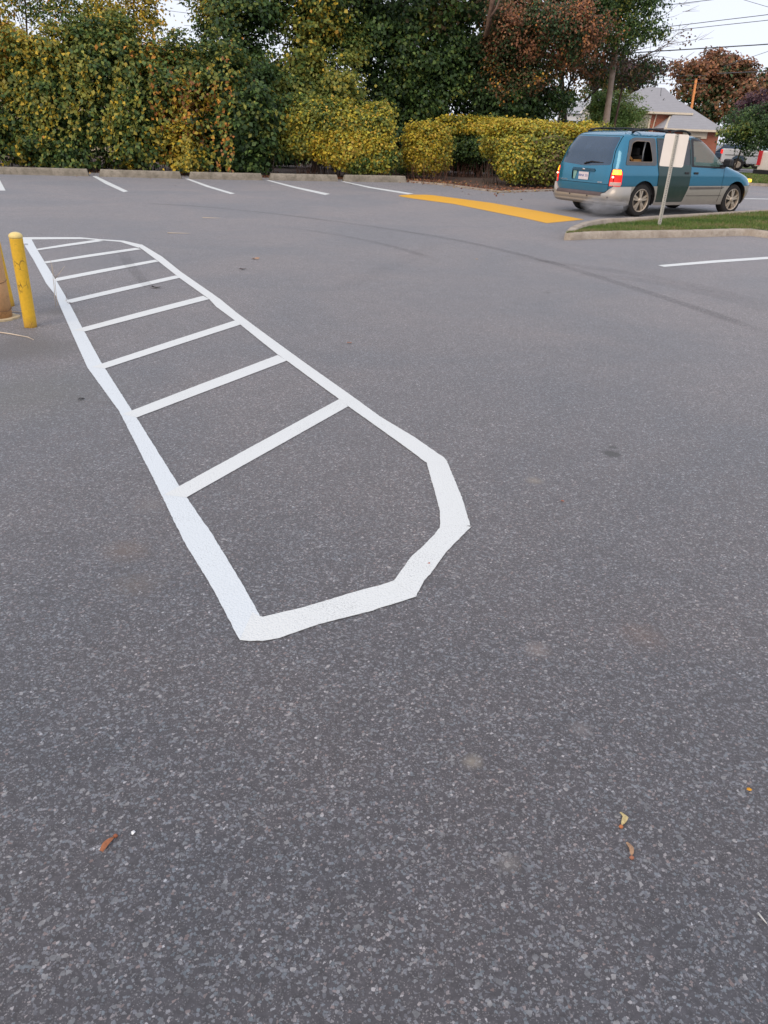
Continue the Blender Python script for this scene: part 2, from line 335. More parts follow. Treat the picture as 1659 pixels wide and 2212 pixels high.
stall = [([(-6, 380), (0, 389), (12, 412)], [(-22, 380), (-12, 398), (-4, 412)], 'leftmost short white stall line cut off by the left edge of the picture'),
         ([(208, 380.5), (240, 396), (277, 413.5)], [(199, 380.5), (228, 397.5), (267, 415.3)], 'white stall line starting at the gap between the first and second concrete stops'),
         ([(407, 386), (456, 403), (508, 418.4)], [(399, 386), (446, 404), (498, 419.5)], 'white stall line starting at the gap between the second and third concrete stops'),
         ([(582, 389.5), (643, 404.5), (713, 419)], [(574, 389.5), (634, 406), (702, 421.5)], 'white stall line starting at the gap between the third and fourth concrete stops'),
         ([(742.6, 392), (804, 404.5), (893, 418.3)], [(735, 391.5), (796, 406), (881, 420)], 'white stall line running from beside the fifth stop to the tip of the yellow pad'),
         ([(1421, 573.4), (1540, 563), (1659, 555), (1900, 542)], [(1435, 577), (1545, 568), (1659, 560), (1900, 547)], 'long white stall line at the right, below the grass island')]
for i, (a, b, lab) in enumerate(stall):
    c = np.array(G(*a[0])); mb = MB(); ribbon(mb, a, b, .004, .003, seed=30+i); o = loc_mb(mb, c).build('stall_line', M_white, loc=tuple(c)); tag(o, lab, 'painted line', 'white stall lines')
a, b = np.array(G(1598, 429.5)), np.array(G(1720, 431.5)); c = a
mb = MB(); q = .06; mb.add([(a[0], a[1]-q, .004), (b[0], b[1]-q, .004), (b[0], b[1]+q*3, .004), (a[0], a[1]+q*3, .004)], [(0, 1, 2, 3)])
tag(loc_mb(mb, c).build('stop_line', M_white, loc=tuple(c)), 'short white road line on the driveway beyond the front bumper of the blue van', 'painted line')
# yellow speed hump
A = [(866, 421.8), (886, 420.6), (938, 422.2), (1062, 438.5), (1161, 455.5), (1262, 474.5)]; B = [(860, 423.6), (890, 429), (981, 441), (1062, 457.5), (1130, 471), (1181, 482.5)]
a, _ = resample(A, 40); b, _ = resample(B, 40); mb = MB(); K = 9
for i in range(40):
    e = min(1, i/5, (39-i)/5)
    for k in range(K):
        t = k/(K-1); p = a[i]*(1-t)+b[i]*t; mb.v.append((p[0], p[1], .004+.045*sin(pi*t)*e))
mb.f = [(i*K+k, i*K+k+1, (i+1)*K+k+1, (i+1)*K+k) for i in range(39) for k in range(K-1)]
c = np.array(G(1000, 445)); tag(loc_mb(mb, c).build('speed_hump', M_yellow_pad, loc=tuple(c), smooth=True), 'low speed hump painted solid yellow across the exit behind the blue van', 'speed hump')
# tyre marks
Mt, nt, nd, ln, b_ = newmat('tyre_mark'); vec = pos(nt)
n1 = noise(nt, 90, 3, .7, vec); n2 = noise(nt, .8, 3, .6, vec); b_.inputs['Base Color'].default_value = (.018, .017, .019, 1); b_.inputs['Roughness'].default_value = .7
tc = nt.nodes.new('ShaderNodeAttribute'); tc.attribute_name = 'Col'
al = math_(nt, 'MULTIPLY', math_(nt, 'MULTIPLY', ramp(nt, n1, [(.38, 0.), (.6, 1.)]), ramp(nt, n2, [(.3, .45), (.65, 1.)])), tc.outputs['Fac'], clamp=True)
ln.new(al, b_.inputs['Alpha'])
def tyre_mark(pts, w, strength, z, label):
    P_ = np.array([G(*p)[:2] for p in pts]); d = np.r_[0, np.cumsum(np.linalg.norm(np.diff(P_, axis=0), axis=1))]; n = int(d[-1]/.15)+4; t = np.linspace(0, d[-1], n)
    x = np.interp(t, d, P_[:, 0]); y = np.interp(t, d, P_[:, 1]); k = min(9, n//2*2-1); ker = np.ones(k)/k
    x = np.r_[x[:k//2], np.convolve(x, ker, 'valid'), x[n-k//2:]]; y = np.r_[y[:k//2], np.convolve(y, ker, 'valid'), y[n-k//2:]]
    vs = []; cs = []
    for i in range(n):
        j0, j1 = max(0, i-1), min(n-1, i+1); tx, ty = x[j1]-x[j0], y[j1]-y[j0]; l = hypot(tx, ty); q = np.array([-ty/l, tx/l]); e = min(1, i/6, (n-1-i)/6)
        for s, a_ in ((-.5, 0), (-.3, 1), (.3, 1), (.5, 0)): vs.append((x[i]+q[0]*w*s, y[i]+q[1]*w*s, z)); cs.append([a_*strength*e]*3)
    fs = np.array([(4*i+k, 4*i+k+1, 4*(i+1)+k+1, 4*(i+1)+k) for i in range(n-1) for k in range(3)])
    tag(mesh_obj('tyre_mark', vs, fs, Mt, cols=np.array(cs)), label, 'tyre mark', kind='structure')
tyre_mark([(270, 437), (450, 447), (620, 465), (800, 489), (950, 512), (1060, 534), (1190, 567), (1330, 610), (1500, 664), (1700, 735)], .2, .26, .0035, 'long dark tyre mark')
tyre_mark([(600, 490), (700, 502), (820, 525), (900, 547), (960, 570)], .17, .2, .0035, 'shorter dark tyre mark')
tyre_mark([(700, 640), (790, 600), (880, 560), (960, 520)], .3, .06, .0038, 'faint tyre mark')
tyre_mark([(1060, 550), (1250, 575), (1430, 600), (1659, 655), (1750, 680)], .3, .13, .0032, 'faint tyre mark')
tyre_mark([(1240, 590), (1400, 605), (1560, 640), (1720, 690)], .35, .12, .0030, 'faint tyre mark')
for dx in (-6, 2, 10): tyre_mark([(262+dx, 535), (264+dx, 552), (282+dx, 580), (310+dx, 610), (335+dx, 640)], .05, .22, .0060, 'tread mark')
# ================================================================ grass island with kerb
KH = .115
front_o = [G(1222, 503, KH), G(1243, 502.5, KH), G(1273, 500.8, KH), G(1429, 498.7, KH), G(1530, 497, KH), G(1600, 494.8, KH), G(1622, 495, KH), G(1659, 499.6, KH), G(1900, 516, KH)]
back_i = [G(1243, 498, KH), G(1252, 489, KH), G(1272, 482, KH), G(1300, 478, KH), G(1364, 472, KH), G(1432, 467, KH), G(1543, 460.5, KH), G(1659, 453.8, KH), G(1900, 443, KH)]
fr = dens(front_o, .12, .005, 3); bk = dens([G(1222, 503, KH), G(1224, 497, KH), G(1233, 488.5, KH), G(1259, 478.5, KH), G(1296, 471.7, KH), G(1364, 469, KH), G(1432, 464.4, KH), G(1543, 458.2, KH), G(1659, 452, KH), G(1900, 441, KH)], .12, .005, 4)
loop = [p for p in bk[::-1]] + [p for p in fr[1:]]
def loopkerb(pts, w, h):
    mb = MB(); n = len(pts); prof = [(-.03, -.05), (-.012, h-.035), (.006, h-.008), (.03, h), (w-.03, h), (w-.006, h-.01), (w, -.05)]; rng = random.Random(5)
    for i in range(n):
        t = np.array(pts[min(i+2, n-1)])-np.array(pts[max(i-2, 0)]); t /= np.linalg.norm(t); q = np.array([-t[1], t[0]])
        for a_, z in prof: p = np.array(pts[i])+q*(a_+rng.uniform(-.003, .003)); mb.v.append((p[0], p[1], z+rng.uniform(-.003, .003)))
    K = len(prof)
    for i in range(n-1):
        for k in range(K-1): mb.f.append((K*i+k, K*(i+1)+k, K*(i+1)+k+1, K*i+k+1))
    return mb
isl = thing('kerb', 'tan concrete kerb rounding the end of the grass island under the white sign', 'kerb', tuple(G(1240, 510)))
o = loc_mb(loopkerb(loop, .15, KH), np.array(G(1240, 510))).build('kerb_body', M_kerb, isl, True)
# grass surface inside
gf, _ = np.array([p[:2] for p in front_o]), 0
ga = np.array([np.array(p[:2]) for p in dens(front_o, .12, 0)]); gb = np.array([np.array(p[:2]) for p in dens(back_i, .12, 0)])
def rs(a, n): d = np.r_[0, np.cumsum(np.linalg.norm(np.diff(a, axis=0), axis=1))]; t = np.linspace(0, d[-1], n); return np.c_[np.interp(t, d, a[:, 0]), np.interp(t, d, a[:, 1])]
ga, gb = rs(ga, 60), rs(gb, 60); vs = []; J = 12
def gz(i, t): return KH*.85*(1-t)+t*(.02+.08*min(1, (i/59)*1.5))
for i in range(60):
    for k in range(J):
        t = .05+k/(J-1)*.9; p = ga[i]*(1-t)+gb[i]*t; vs.append((p[0], p[1], gz(i, k/(J-1))))
mesh_obj('verge', vs, [(i*J+k, (i+1)*J+k, (i+1)*J+k+1, i*J+k+1) for i in range(59) for k in range(J-1)], M_grassbase)['kind'] = 'structure'
def blades(n, pick, h, cols, seed, w=.006):
    rng = np.random.default_rng(seed); b0 = pick(rng, n); a = rng.uniform(0, 2*pi, n); hh = h*rng.uniform(.4, 1.2, n); ww = w*rng.uniform(.7, 1.4, n)
    dx = np.c_[np.cos(a), np.sin(a), np.zeros(n)]*ww[:, None]; la = rng.uniform(0, 2*pi, n); le = rng.uniform(0, .7, n)*hh
    tip = b0+np.c_[np.cos(la)*le, np.sin(la)*le, hh]; V = np.stack([b0-dx, b0+dx, tip], 1).reshape(-1, 3); F = np.arange(3*n).reshape(n, 3)
    pn = np.sin(b0[:, 0]*2.1+1)*np.sin(b0[:, 1]*3.3)+rng.normal(0, .6, n); k = np.clip((pn+1.6)/3.2*len(cols), 0, len(cols)-1).astype(int)
    c = np.array(cols)[k]*rng.uniform(.75, 1.25, (n, 1)); return V, F, np.repeat(c, 3, 0)
def pick_isl(rng, n):
    i = rng.uniform(0, 58.99, n); i0 = i.astype(int); f = (i-i0)[:, None]; t = rng.uniform(.05, .95, n)[:, None]
    A_ = ga[i0]*(1-f)+ga[i0+1]*f; B_ = gb[i0]*(1-f)+gb[i0+1]*f; p = A_*(1-t)+B_*t
    tt = ((t-.05)/.9)[:, 0]; z = KH*.85*(1-tt)+tt*(.02+.08*np.minimum(1, (i/59)*1.5)); return np.c_[p, z]
V, F, c = blades(42000, pick_isl, .055, [(.05, .10, .018), (.09, .15, .03), (.13, .17, .045), (.20, .17, .08)], 7)
tag(mesh_obj('grass', V, F, M_blade, cols=c), 'short worn green grass on the kerbed island', 'grass', kind='stuff')
# ================================================================ foliage
def snoise(p, seed, sc):
    rng = np.random.default_rng(seed); s = np.zeros(len(p))
    for k in range(7):
        w = rng.normal(0, 1, 3)*sc*(1+.35*k); s += np.sin(p @ w+rng.uniform(0, 6.28))/(1+.25*k)
    return s/2.6
def leafcloud(pts, out, size, rng, pal, share=.3, droop=.5, aspect=.72, seed=3, psc=1.1, fold=.18):
    """folded leaves at pts, facing roughly out (+ up), colours drawn leaf by leaf from two lists that drift over the plant"""
    n = len(pts); nrm = out*.8+np.array([0, -.1, .55])+rng.normal(0, .55, (n, 3)); nrm /= np.linalg.norm(nrm, axis=1, keepdims=True)
    ax = rng.normal(0, 1, (n, 3))+out*.5; ax[:, 2] -= droop*1.6; ax -= nrm*(ax*nrm).sum(1, keepdims=True); ax /= np.linalg.norm(ax, axis=1, keepdims=True)
    sd_ = np.cross(nrm, ax); L = size*rng.uniform(.6, 1.25, (n, 1)); Wd = L*aspect*rng.uniform(.8, 1.15, (n, 1))
    p0 = pts-ax*L*.5; tip = pts+ax*L*.5; mid = pts-ax*L*.06
    a = mid+sd_*Wd*.5+nrm*L*fold; b = mid-sd_*Wd*.5+nrm*L*fold
    V = np.stack([p0, a, tip, b], 1).reshape(-1, 3); F = np.arange(4*n).reshape(n, 4)
    f = snoise(pts, seed, psc)*.5+.5+rng.normal(0, .22, n); pick = f < share
    g, y = np.array(pal[0]), np.array(pal[1]); c = np.where(pick[:, None], y[rng.integers(0, len(y), n)], g[rng.integers(0, len(g), n)])
    c = c*rng.uniform(.7, 1.3, (n, 1)); return V, F, np.repeat(np.clip(c, 0, 1), 4, 0)
def blobleaves(c, r, n, rng, boxy=2.0, clump=.22, per=9, inner=.18, front=.7, flat=.6, bough=0):
    r = np.array(r); c = np.array(c)
    def dirs(k):
        d = rng.normal(0, 1, (k, 3)); flip = (d[:, 1] > .2) & (rng.random(k) < front); d[flip, 1] *= -1; return d/np.linalg.norm(d, axis=1, keepdims=True)
    if bough:                                      # crown = boughs = sprays = leaves
        area = 12.57*((r[0]*r[1])**1.6/3+(r[0]*r[2])**1.6/3+(r[1]*r[2])**1.6/3)**(1/1.6)
        nb = max(5, int(area*.62/(bough*bough*1.5))); d = dirs(nb); cen = c+d*r*rng.uniform(.55, 1.08, (nb, 1)); br = bough*rng.uniform(.55, 1.35, nb)
        k = max(3, n//per); j = rng.choice(nb, k, p=br**2/np.sum(br**2)); e = rng.normal(0, 1, (k, 3)); e[:, 2] += .35; e += d[j]*.8; e /= np.linalg.norm(e, axis=1, keepdims=True)
        cc = cen[j]+e*(br[j]*rng.uniform(.55, 1.05, k))[:, None]*np.array([1.15, 1.0, .75]); o = e*.7+d[j]*.4
        isin = rng.random(k) < inner; cc[isin] = c+(cc[isin]-c)*rng.uniform(.3, .8, (isin.sum(), 1))
    else:
        k = max(3, n//per); d = dirs(k); s = (np.abs(d)**boxy).sum(1)**(-1/boxy)
        rad = s*rng.uniform(.80, 1.04, k); isin = rng.random(k) < inner; rad[isin] *= rng.uniform(.3, .85, isin.sum())
        rad *= 1+.16*snoise(d*2.2+c, 11, 1.6); cc = c+d*rad[:, None]*r; o = d/r; o /= np.linalg.norm(o, axis=1, keepdims=True)
    idx = np.repeat(np.arange(k), per); off = rng.normal(0, 1, (len(idx), 3))*clump*np.array([1, 1, flat])
    return cc[idx]+off*rng.uniform(.5, 1.3, (len(idx), 1)), o[idx]
class Plant:
    def __init__(s, seed): s.rng = np.random.default_rng(seed); s.V = []; s.F = []; s.C = []; s.n = 0; s.seed = seed
    def put(s, V, F, c): s.V.append(V); s.F.append(F+s.n); s.C.append(c); s.n += len(V)
    def blob(s, cx, cy, rx, ry, Y, rd, n, size, pal, share=.3, boxy=2.0, clump=.22, per=9, inner=.2, droop=.5, aspect=.72, zmin=.1, **k):
        n = int(n*k.get('nf', 1)); size = size*k.get('sf', 1); c = P(cx, cy, Y); m_ = mpp(Y); pts, o = blobleaves(c, (rx*m_, rd, ry*m_), n, s.rng, boxy, clump, per, inner, **{q: k[q] for q in ('front', 'flat', 'bough') if q in k})
        ok = pts[:, 2] > zmin; s.put(*leafcloud(pts[ok], o[ok], size, s.rng, pal, share, droop, aspect, s.seed)); return c
    def strand(s, x, y, Y, ln_, size, pal, share=.6):
        p = P(x, y, Y); k = int(ln_/.035); t = np.linspace(0, 1, k); w = .07
        pts = np.c_[p[0]+np.sin(t*5+x)*.06+s.rng.normal(0, w, k), p[1]+s.rng.normal(0, w*.7, k)-.05*t, p[2]-t*ln_]; o = np.tile([0, -1., .1], (k, 1))
        ok = pts[:, 2] > .12; s.put(*leafcloud(pts[ok], o[ok], size, s.rng, pal, share, 1.2, .8, s.seed))
    def build(s, name, par, base, mat=None):
        V = np.concatenate(s.V)-np.array(base); return mesh_obj(name, V, np.concatenate(s.F), mat or M_leaf, par, cols=np.concatenate(s.C))
def stems(mb, base, n, spread, h, rng, r=.012, lean=.5, dy=.4, zb=0):
    for i in range(n):
        x = rng.uniform(-spread, spread); y = rng.uniform(-dy, dy); lx = rng.uniform(-lean, lean)*.5; hh = h*rng.uniform(.6, 1.1); k = rng.uniform(.5, 1.6)*r
        mb.tube([(x, y, zb), (x+lx*.4+rng.uniform(-.03, .03), y, hh*.45), (x+lx, y+rng.uniform(-.1, .1), hh)], [k, k*.8, k*.4], 5, False)
DG = [(.034, .066, .024), (.042, .082, .028), (.056, .102, .034), (.028, .055, .025)]
MG = [(.065, .12, .032), (.09, .15, .038), (.12, .18, .045), (.05, .095, .03)]
OL = [(.16, .19, .04), (.20, .22, .045), (.25, .25, .05), (.12, .15, .035)]
YE = [(.38, .29, .04), (.50, .35, .035), (.32, .28, .045), (.26, .24, .05)]
OR = [(.50, .22, .04), (.42, .17, .05), (.55, .32, .05), (.30, .14, .06)]
RB = [(.22, .10, .06), (.28, .12, .065), (.17, .09, .055), (.31, .15, .065)]
BR = [(.12, .08, .04), (.16, .10, .045), (.10, .075, .035)]
YG = [(.45, .40, .05), (.36, .36, .055), (.54, .42, .045), (.27, .29, .055), (.48, .32, .05)]
random.seed(3)
def shrub(name, label, cat, x, Y, blobs, seed, group=None, nst=14, spread=1.0, sh=1.1, strands=(), stem_mat=None, **kw):
    base = P(x, 300, Y); base[2] = 0; t = thing(name, label, cat, tuple(base), group=group); p = Plant(seed)
    for b in blobs: p.blob(*b[:6], b[6], b[7], b[8], *b[9:10], **{**kw, **(b[10] if len(b) > 10 else {})})
    for s_ in strands: p.strand(*s_)
    p.build('foliage', t, base); mb = MB(); stems(mb, base, nst, spread, sh, random.Random(seed+7), dy=.5); mb.build('stems', stem_mat or M_bark, t, True); return t
HG = 'shrubs behind the concrete wheel stops'
LP = (MG+MG+DG+OL, YE+OR[:1]); LP2 = (DG+MG+OL, OR+YE); LP0 = (MG+DG+OL[:2], YE)
rg = random.Random(9)
def strs(x0, x1, y0, y1, Y, n, pal, sz=.14, l=(.5, 1.6)): return [(rg.uniform(x0, x1), rg.uniform(y0, y1), Y, rg.uniform(*l), sz, pal) for _ in range(n)]
kb = dict(clump=.13, per=9, bough=.34, sf=1.4, nf=.62)
shrub('vine_covered_shrub', 'leafy green and lime shrub filling the far left end behind the first wheel stop', 'shrub', 20, 28,
      [(0, 250, 75, 125, 28, 1.1, 17000, .10, LP0, .08, {}), (-40, 120, 80, 80, 28.3, 1.0, 5000, .11, LP, .3, {}), (10, 130, 50, 55, 28.4, .9, 5000, .10, LP, .45, {}), (-90, 240, 70, 130, 28.3, 1.1, 4500, .12, LP0, .2, {})], 41, HG, 20, 1.4, strands=strs(0, 60, 150, 260, 26.9, 14, (OL+MG, OL+YE)), **kb)
shrub('vine_covered_shrub', 'tall vine draped shrub with hanging yellow heart shaped leaves behind the first wheel stop', 'shrub', 130, 28,
      [(115, 240, 75, 132, 28, 1.15, 19000, .10, LP, .10, {}), (105, 125, 80, 55, 28.2, .9, 9000, .10, (OL+MG, YE), .50, {}), (150, 330, 60, 40, 27.4, .6, 4500, .10, LP0, .2, {})], 42, HG, 22, 1.0, strands=strs(60, 190, 110, 270, 26.8, 30, (OL+MG, OL+YE)), **kb)
shrub('vine_covered_shrub', 'tall vine covered shrub with drooping leaf strands between the first and second wheel stops', 'shrub', 250, 28,
      [(235, 220, 85, 150, 28.1, 1.2, 20000, .10, (DG+MG+OL, YE), .07, {}), (225, 115, 85, 50, 28.3, .9, 8000, .10, (OL+MG, YE+OR[:1]), .40, {}), (290, 300, 60, 55, 27.5, .7, 5000, .10, LP0, .2, {})], 43, HG, 30, 1.2, strands=strs(185, 300, 130, 270, 26.9, 26, (OL+MG, OL+YE)), **kb)
shrub('vine_covered_shrub', 'tall shrub draped with orange and yellow vine leaves behind the third wheel stop', 'shrub', 385, 28.5,
      [(375, 235, 85, 135, 28.4, 1.2, 20000, .10, LP2, .20, {}), (355, 158, 85, 40, 28.6, 1.0, 7500, .10, (MG+OL, YE+OR), .4, {}), (470, 190, 75, 85, 28.8, 1.0, 11000, .10, LP2, .30, {}), (400, 330, 40, 42, 27.5, .6, 3500, .10, LP0, .3, {})], 44, HG, 24, 1.1,
      strands=strs(310, 500, 120, 270, 27.2, 26, (OL+MG+OR[:2], YE+OR+OL))+[(400, 290, 26.6, 1.3, .1, (MG, YE)), (403, 300, 26.5, 1.2, .1, (OL, YE)), (396, 295, 26.6, 1.3, .1, (MG, YE))], **kb)
shrub('broadleaf_shrub', 'dark green broadleaf shrub between the orange vine shrub and the yellow hedge', 'shrub', 530, 28.8,
      [(520, 300, 85, 78, 28.7, 1.1, 13000, .12, (DG+MG, OL), .2, {}), (545, 220, 70, 60, 29, 1.1, 8000, .12, (DG+MG, OL+YE[:1]), .15, {})], 45, HG, 16, 1.0, **kb)
hk = dict(boxy=5.0, clump=.09, per=7, inner=.12, droop=.2, aspect=.8, sf=1.22, nf=.75)
H1 = (YG+OL[:2], MG+OL); H2 = (YG+YE[:2], OL+MG[:2])
shrub('clipped_hedge', 'large rounded yellow green hedge behind the fourth and fifth wheel stops', 'hedge', 730, 29.5,
      [(714, 280, 118, 56, 29.6, 1.0, 22000, .085, (YG+OL, MG+OL), .34, {'boxy': 2.7}), (660, 235, 60, 26, 29.9, .8, 4500, .09, (OL+MG, YG), .35, {'boxy': 2.2}), (760, 320, 88, 38, 29.1, .9, 10000, .085, H2, .15, {'boxy': 2.6}), (815, 278, 34, 50, 29.5, .9, 6000, .085, H1, .35, {'boxy': 2.6}), (650, 305, 42, 32, 29.3, .7, 4500, .085, H1, .3, {'boxy': 2.4}), (795, 345, 62, 28, 28.9, .6, 5500, .085, (MG+OL, YG), .45, {'boxy': 2.4}), (725, 285, 90, 60, 29.8, .8, 5000, .12, (MG, OL), .2, {'inner': 1.0})], 51, None, 40, 1.4, .9, **hk)
shrub('clipped_hedge', 'small square clipped yellow hedge between the dark gap and the bare soil bed', 'hedge', 922, 30.8,
      [(921, 319, 46, 43, 30.8, .75, 11000, .08, (YG+YE[:2], OL), .15, {}), (905, 350, 24, 20, 30.4, .4, 1500, .08, H2, .2, {'boxy': 2.5})], 52, None, 26, .7, .7, **hk)
shrub('clipped_hedge', 'dark green shaded hedge set back between two yellow hedges above the soil bed', 'hedge', 1010, 33.5,
      [(1006, 314, 52, 31, 33.5, .9, 9000, .09, (DG+MG, OL), .25, {'boxy': 3.2}), (1003, 272, 56, 16, 33.6, 1.0, 9000, .085, (YG+YE[:2], OL), .1, {})], 53, None, 60, 1.1, .95, stem_mat=M_twig, **hk)
shrub('clipped_hedge', 'long flat topped yellow hedge from the soil bed to the blue van', 'hedge', 1150, 29.0,
      [(1166, 313, 116, 34, 29.3, 1.0, 20000, .08, (YG+OL[1:3], OL+BR[:1]), .25, {}), (1118, 279, 76, 14, 29.8, 1.3, 10000, .08, (YG+YE[:2], OR[2:3]+OL), .1, {}), (1222, 286, 62, 13, 29.6, 1.2, 8000, .08, (YG+YE[:2], OR[2:3]+OL), .12, {}), (1122, 345, 46, 44, 28.3, .8, 8500, .08, H1, .3, {'boxy': 2.6}), (1185, 350, 48, 46, 28.1, .7, 9000, .08, (YG[:2]+OL, OL+BR), .35, {'boxy': 2.8}), (1275, 300, 40, 30, 30.5, 1.0, 4000, .08, H1, .3, {})], 54, None, 40, 1.6, .7, **hk)
shrub('clipped_hedge', 'low dark green filler shrub in the shadowed gap right of the fifth wheel stop', 'hedge', 872, 32.5,
      [(872, 320, 40, 45, 33.2, .7, 3500, .10, (DG, MG), .2, {}), (868, 372, 22, 9, 31.5, .4, 700, .08, (MG, OL), .4, {})], 55, None, 12, .5, 1.0, **kb)
# ---- trees
def limb(mb, a, b, r, rng, n=5, wob=.15):
    a, b = Vector(a), Vector(b); pts = []
    for i in range(n+1):
        t = i/n; p = a.lerp(b, t); 
        if 0 < i < n: p += Vector((rng.uniform(-1, 1), rng.uniform(-1, 1), rng.uniform(-1, 1)))*wob
        pts.append(p)
    mb.tube(pts, [r*(1-.75*i/n) for i in range(n+1)], 6)
def tree(name, label, x, Y, blobs, seed, tr=.16, fork=.35, group=None, tmat=None, lean=0, cat='tree', extra=None, trunk_top=None, **kw):
    base = P(x, 300, Y); base[2] = 0; t = thing(name, label, cat, tuple(base), group=group); p = Plant(seed); cs = []
    for b in blobs: cs.append(p.blob(*b[:6], b[6], b[7], b[8], *b[9:10], **{**kw, **(b[10] if len(b) > 10 else {})}))
    p.build('crown', t, base); mb = MB(); rng = random.Random(seed); B = Vector(base)
    zc = [c[2] for c in cs]; zt = min(zc)*(1-fork)+max(zc)*fork; mx = sum(c[0] for c in cs)/len(cs)
    f = Vector((lean+(mx-base[0])*.3, 0, max(1.2, min(zc)*.8))); top = Vector(((mx-base[0])*.6+lean, .2, max(zc)*1.02))
    mb.tube([(0, 0, -.05), (.02, 0, .3), f*.55, f, (f+top)/2, top], [tr*1.35, tr*1.05, tr, tr*.85, tr*.6, tr*.25], 9)
    for c in cs:
        c = Vector([float(q) for q in c])-B; limb(mb, f.lerp(top, rng.uniform(0, .6)), c, tr*.42, rng)
        for _ in range(2): limb(mb, f.lerp(c, rng.uniform(.4, .8)), c+Vector((rng.uniform(-1, 1), rng.uniform(-.6, .6), rng.uniform(-.4, .9))), tr*.2, rng, 4)
    if extra: extra(mb, B)
    mb.build('trunk', tmat or M_bark, t, True); return t
tk = dict(clump=.19, per=12, inner=.14, droop=.8, aspect=.85, bough=.6, sf=.98, nf=.86)
tree('slender_tree', 'thin many stemmed tree with brown stems rising above the left end of the vines', 75, 30.5, [(75, 15, 60, 45, 30.5, .9, 1300, .11, LP, .35, {}), (20, -10, 60, 50, 30.5, 1, 700, .11, LP, .4, {}), (150, 40, 50, 40, 30.5, .9, 1900, .11, (MG+OL, YE), .3, {}), (60, -90, 120, 60, 30.6, 1, 1200, .12, LP, .3, {})], 61, .05,
     extra=lambda mb, B: [limb(mb, (.0+i*.16, 0, .2), Vector([float(q) for q in P(a, b, 30.5)])-B, .035, random.Random(i), 6, .06) for i, (a, b) in enumerate(((42, -30), (60, -40), (78, -60), (88, -30), (110, -50), (30, -10), (140, -40)))], tmat=M_bark_pale, **{**tk, 'clump': .2})
tree('young_maple', 'young maple with bright yellow and orange leaves against the sky at the upper left', 300, 30.5, [(290, 45, 55, 60, 30.5, .9, 3600, .12, (OL, YE+OR[2:3]), .5, {}), (328, 30, 14, 34, 30.2, .4, 420, .12, (YE+OR[2:3], YE), .5, {}), (235, 55, 40, 45, 30.6, .8, 2800, .12, (MG+OL, YE), .25, {}), (250, -60, 80, 40, 30.6, 1.0, 1800, .13, (OL, YE), .5, {}), (398, 128, 34, 14, 30.5, .7, 1100, .11, (OL+MG, YE), .5, {})], 62, .06, tmat=M_bark_pale, **{**tk, 'clump': .2})
tree('dark_broadleaf_tree', 'dark green leafy tree standing right of the open patch of sky', 520, 32, [(520, 70, 85, 85, 32, 1.6, 11000, .14, (DG+MG, OL), .14, {}), (500, 165, 78, 60, 31.5, 1.4, 8500, .13, (DG+MG, OL+YE[:1]), .18, {}), (468, 90, 16, 70, 31.5, .5, 1100, .11, (MG, YE), .3, {}), (590, 170, 62, 60, 31.8, 1.2, 6500, .13, (DG+MG, OL), .3, {}), (560, -70, 130, 70, 32.5, 2, 3500, .16, (DG, OL), .15, {})], 63, .16, **tk)
tree('yellow_green_tree', 'mid green tree with yellowing sprays above the large rounded hedge', 680, 33, [(690, 120, 88, 70, 33, 1.5, 10000, .14, (MG+OL, OL+YE[:1]), .25, {}), (650, 30, 80, 60, 33.5, 1.6, 7500, .14, (DG+MG, OL), .3, {}), (705, 25, 48, 38, 32.6, .8, 2200, .15, (YE+OR[2:3]+OL, YE), .4, {}), (690, 190, 85, 30, 32, 1.2, 5500, .13, (MG+OL, OL), .4, {}), (745, 160, 28, 30, 31.5, .6, 1500, .14, (OL, YE), .4, {}), (700, -70, 120, 60, 34, 2, 3500, .16, (MG, OL), .3, {})], 64, .15, **tk)
tree('green_maple', 'big dense dark green maple in the middle behind the dark gap between the hedges', 870, 36, [(870, 130, 105, 95, 35.2, 1.9, 15000, .155, (DG+MG, OL), .12, {}), (790, 60, 75, 75, 35.5, 1.5, 8000, .15, (DG+MG, OL), .14, {}), (935, 60, 80, 85, 35.4, 1.6, 10000, .155, (DG+MG, OL+BR), .15, {}), (845, 225, 90, 42, 34.9, 1.1, 8500, .15, (DG+MG, OL), .12, {}), (925, 210, 75, 62, 35.2, 1.2, 9000, .15, (DG+MG, OL), .10, {}), (870, -60, 150, 80, 34, 2.4, 5000, .17, (DG, MG), .2, {})], 65, .24, **tk)
tree('dense_dark_tree', 'very dark dense tree with brownish sprays rising over the long flat topped hedge', 1080, 37, [(1092, 222, 108, 52, 35.5, 1.8, 15000, .14, (DG, MG), .2, {}), (1020, 165, 75, 65, 36, 1.6, 9000, .14, (DG, BR+RB[:1]), .2, {}), (1120, 155, 90, 50, 36, 1.6, 9500, .14, (DG+BR, BR+RB), .4, {}), (1060, 70, 85, 60, 37, 1.8, 8000, .15, (DG, BR), .25, {}), (1050, -40, 120, 60, 37, 2, 4000, .16, (DG, MG), .3, {})], 66, .2, **tk)
def twig_tree(mb, B):
    rn = random.Random(8)
    V_ = lambda x, y, Y=40.5: Vector([float(q) for q in P(x, y, Y)])-B
    limb(mb, V_(1262, 220), V_(1320, 160), .06, rn, 5, .03)
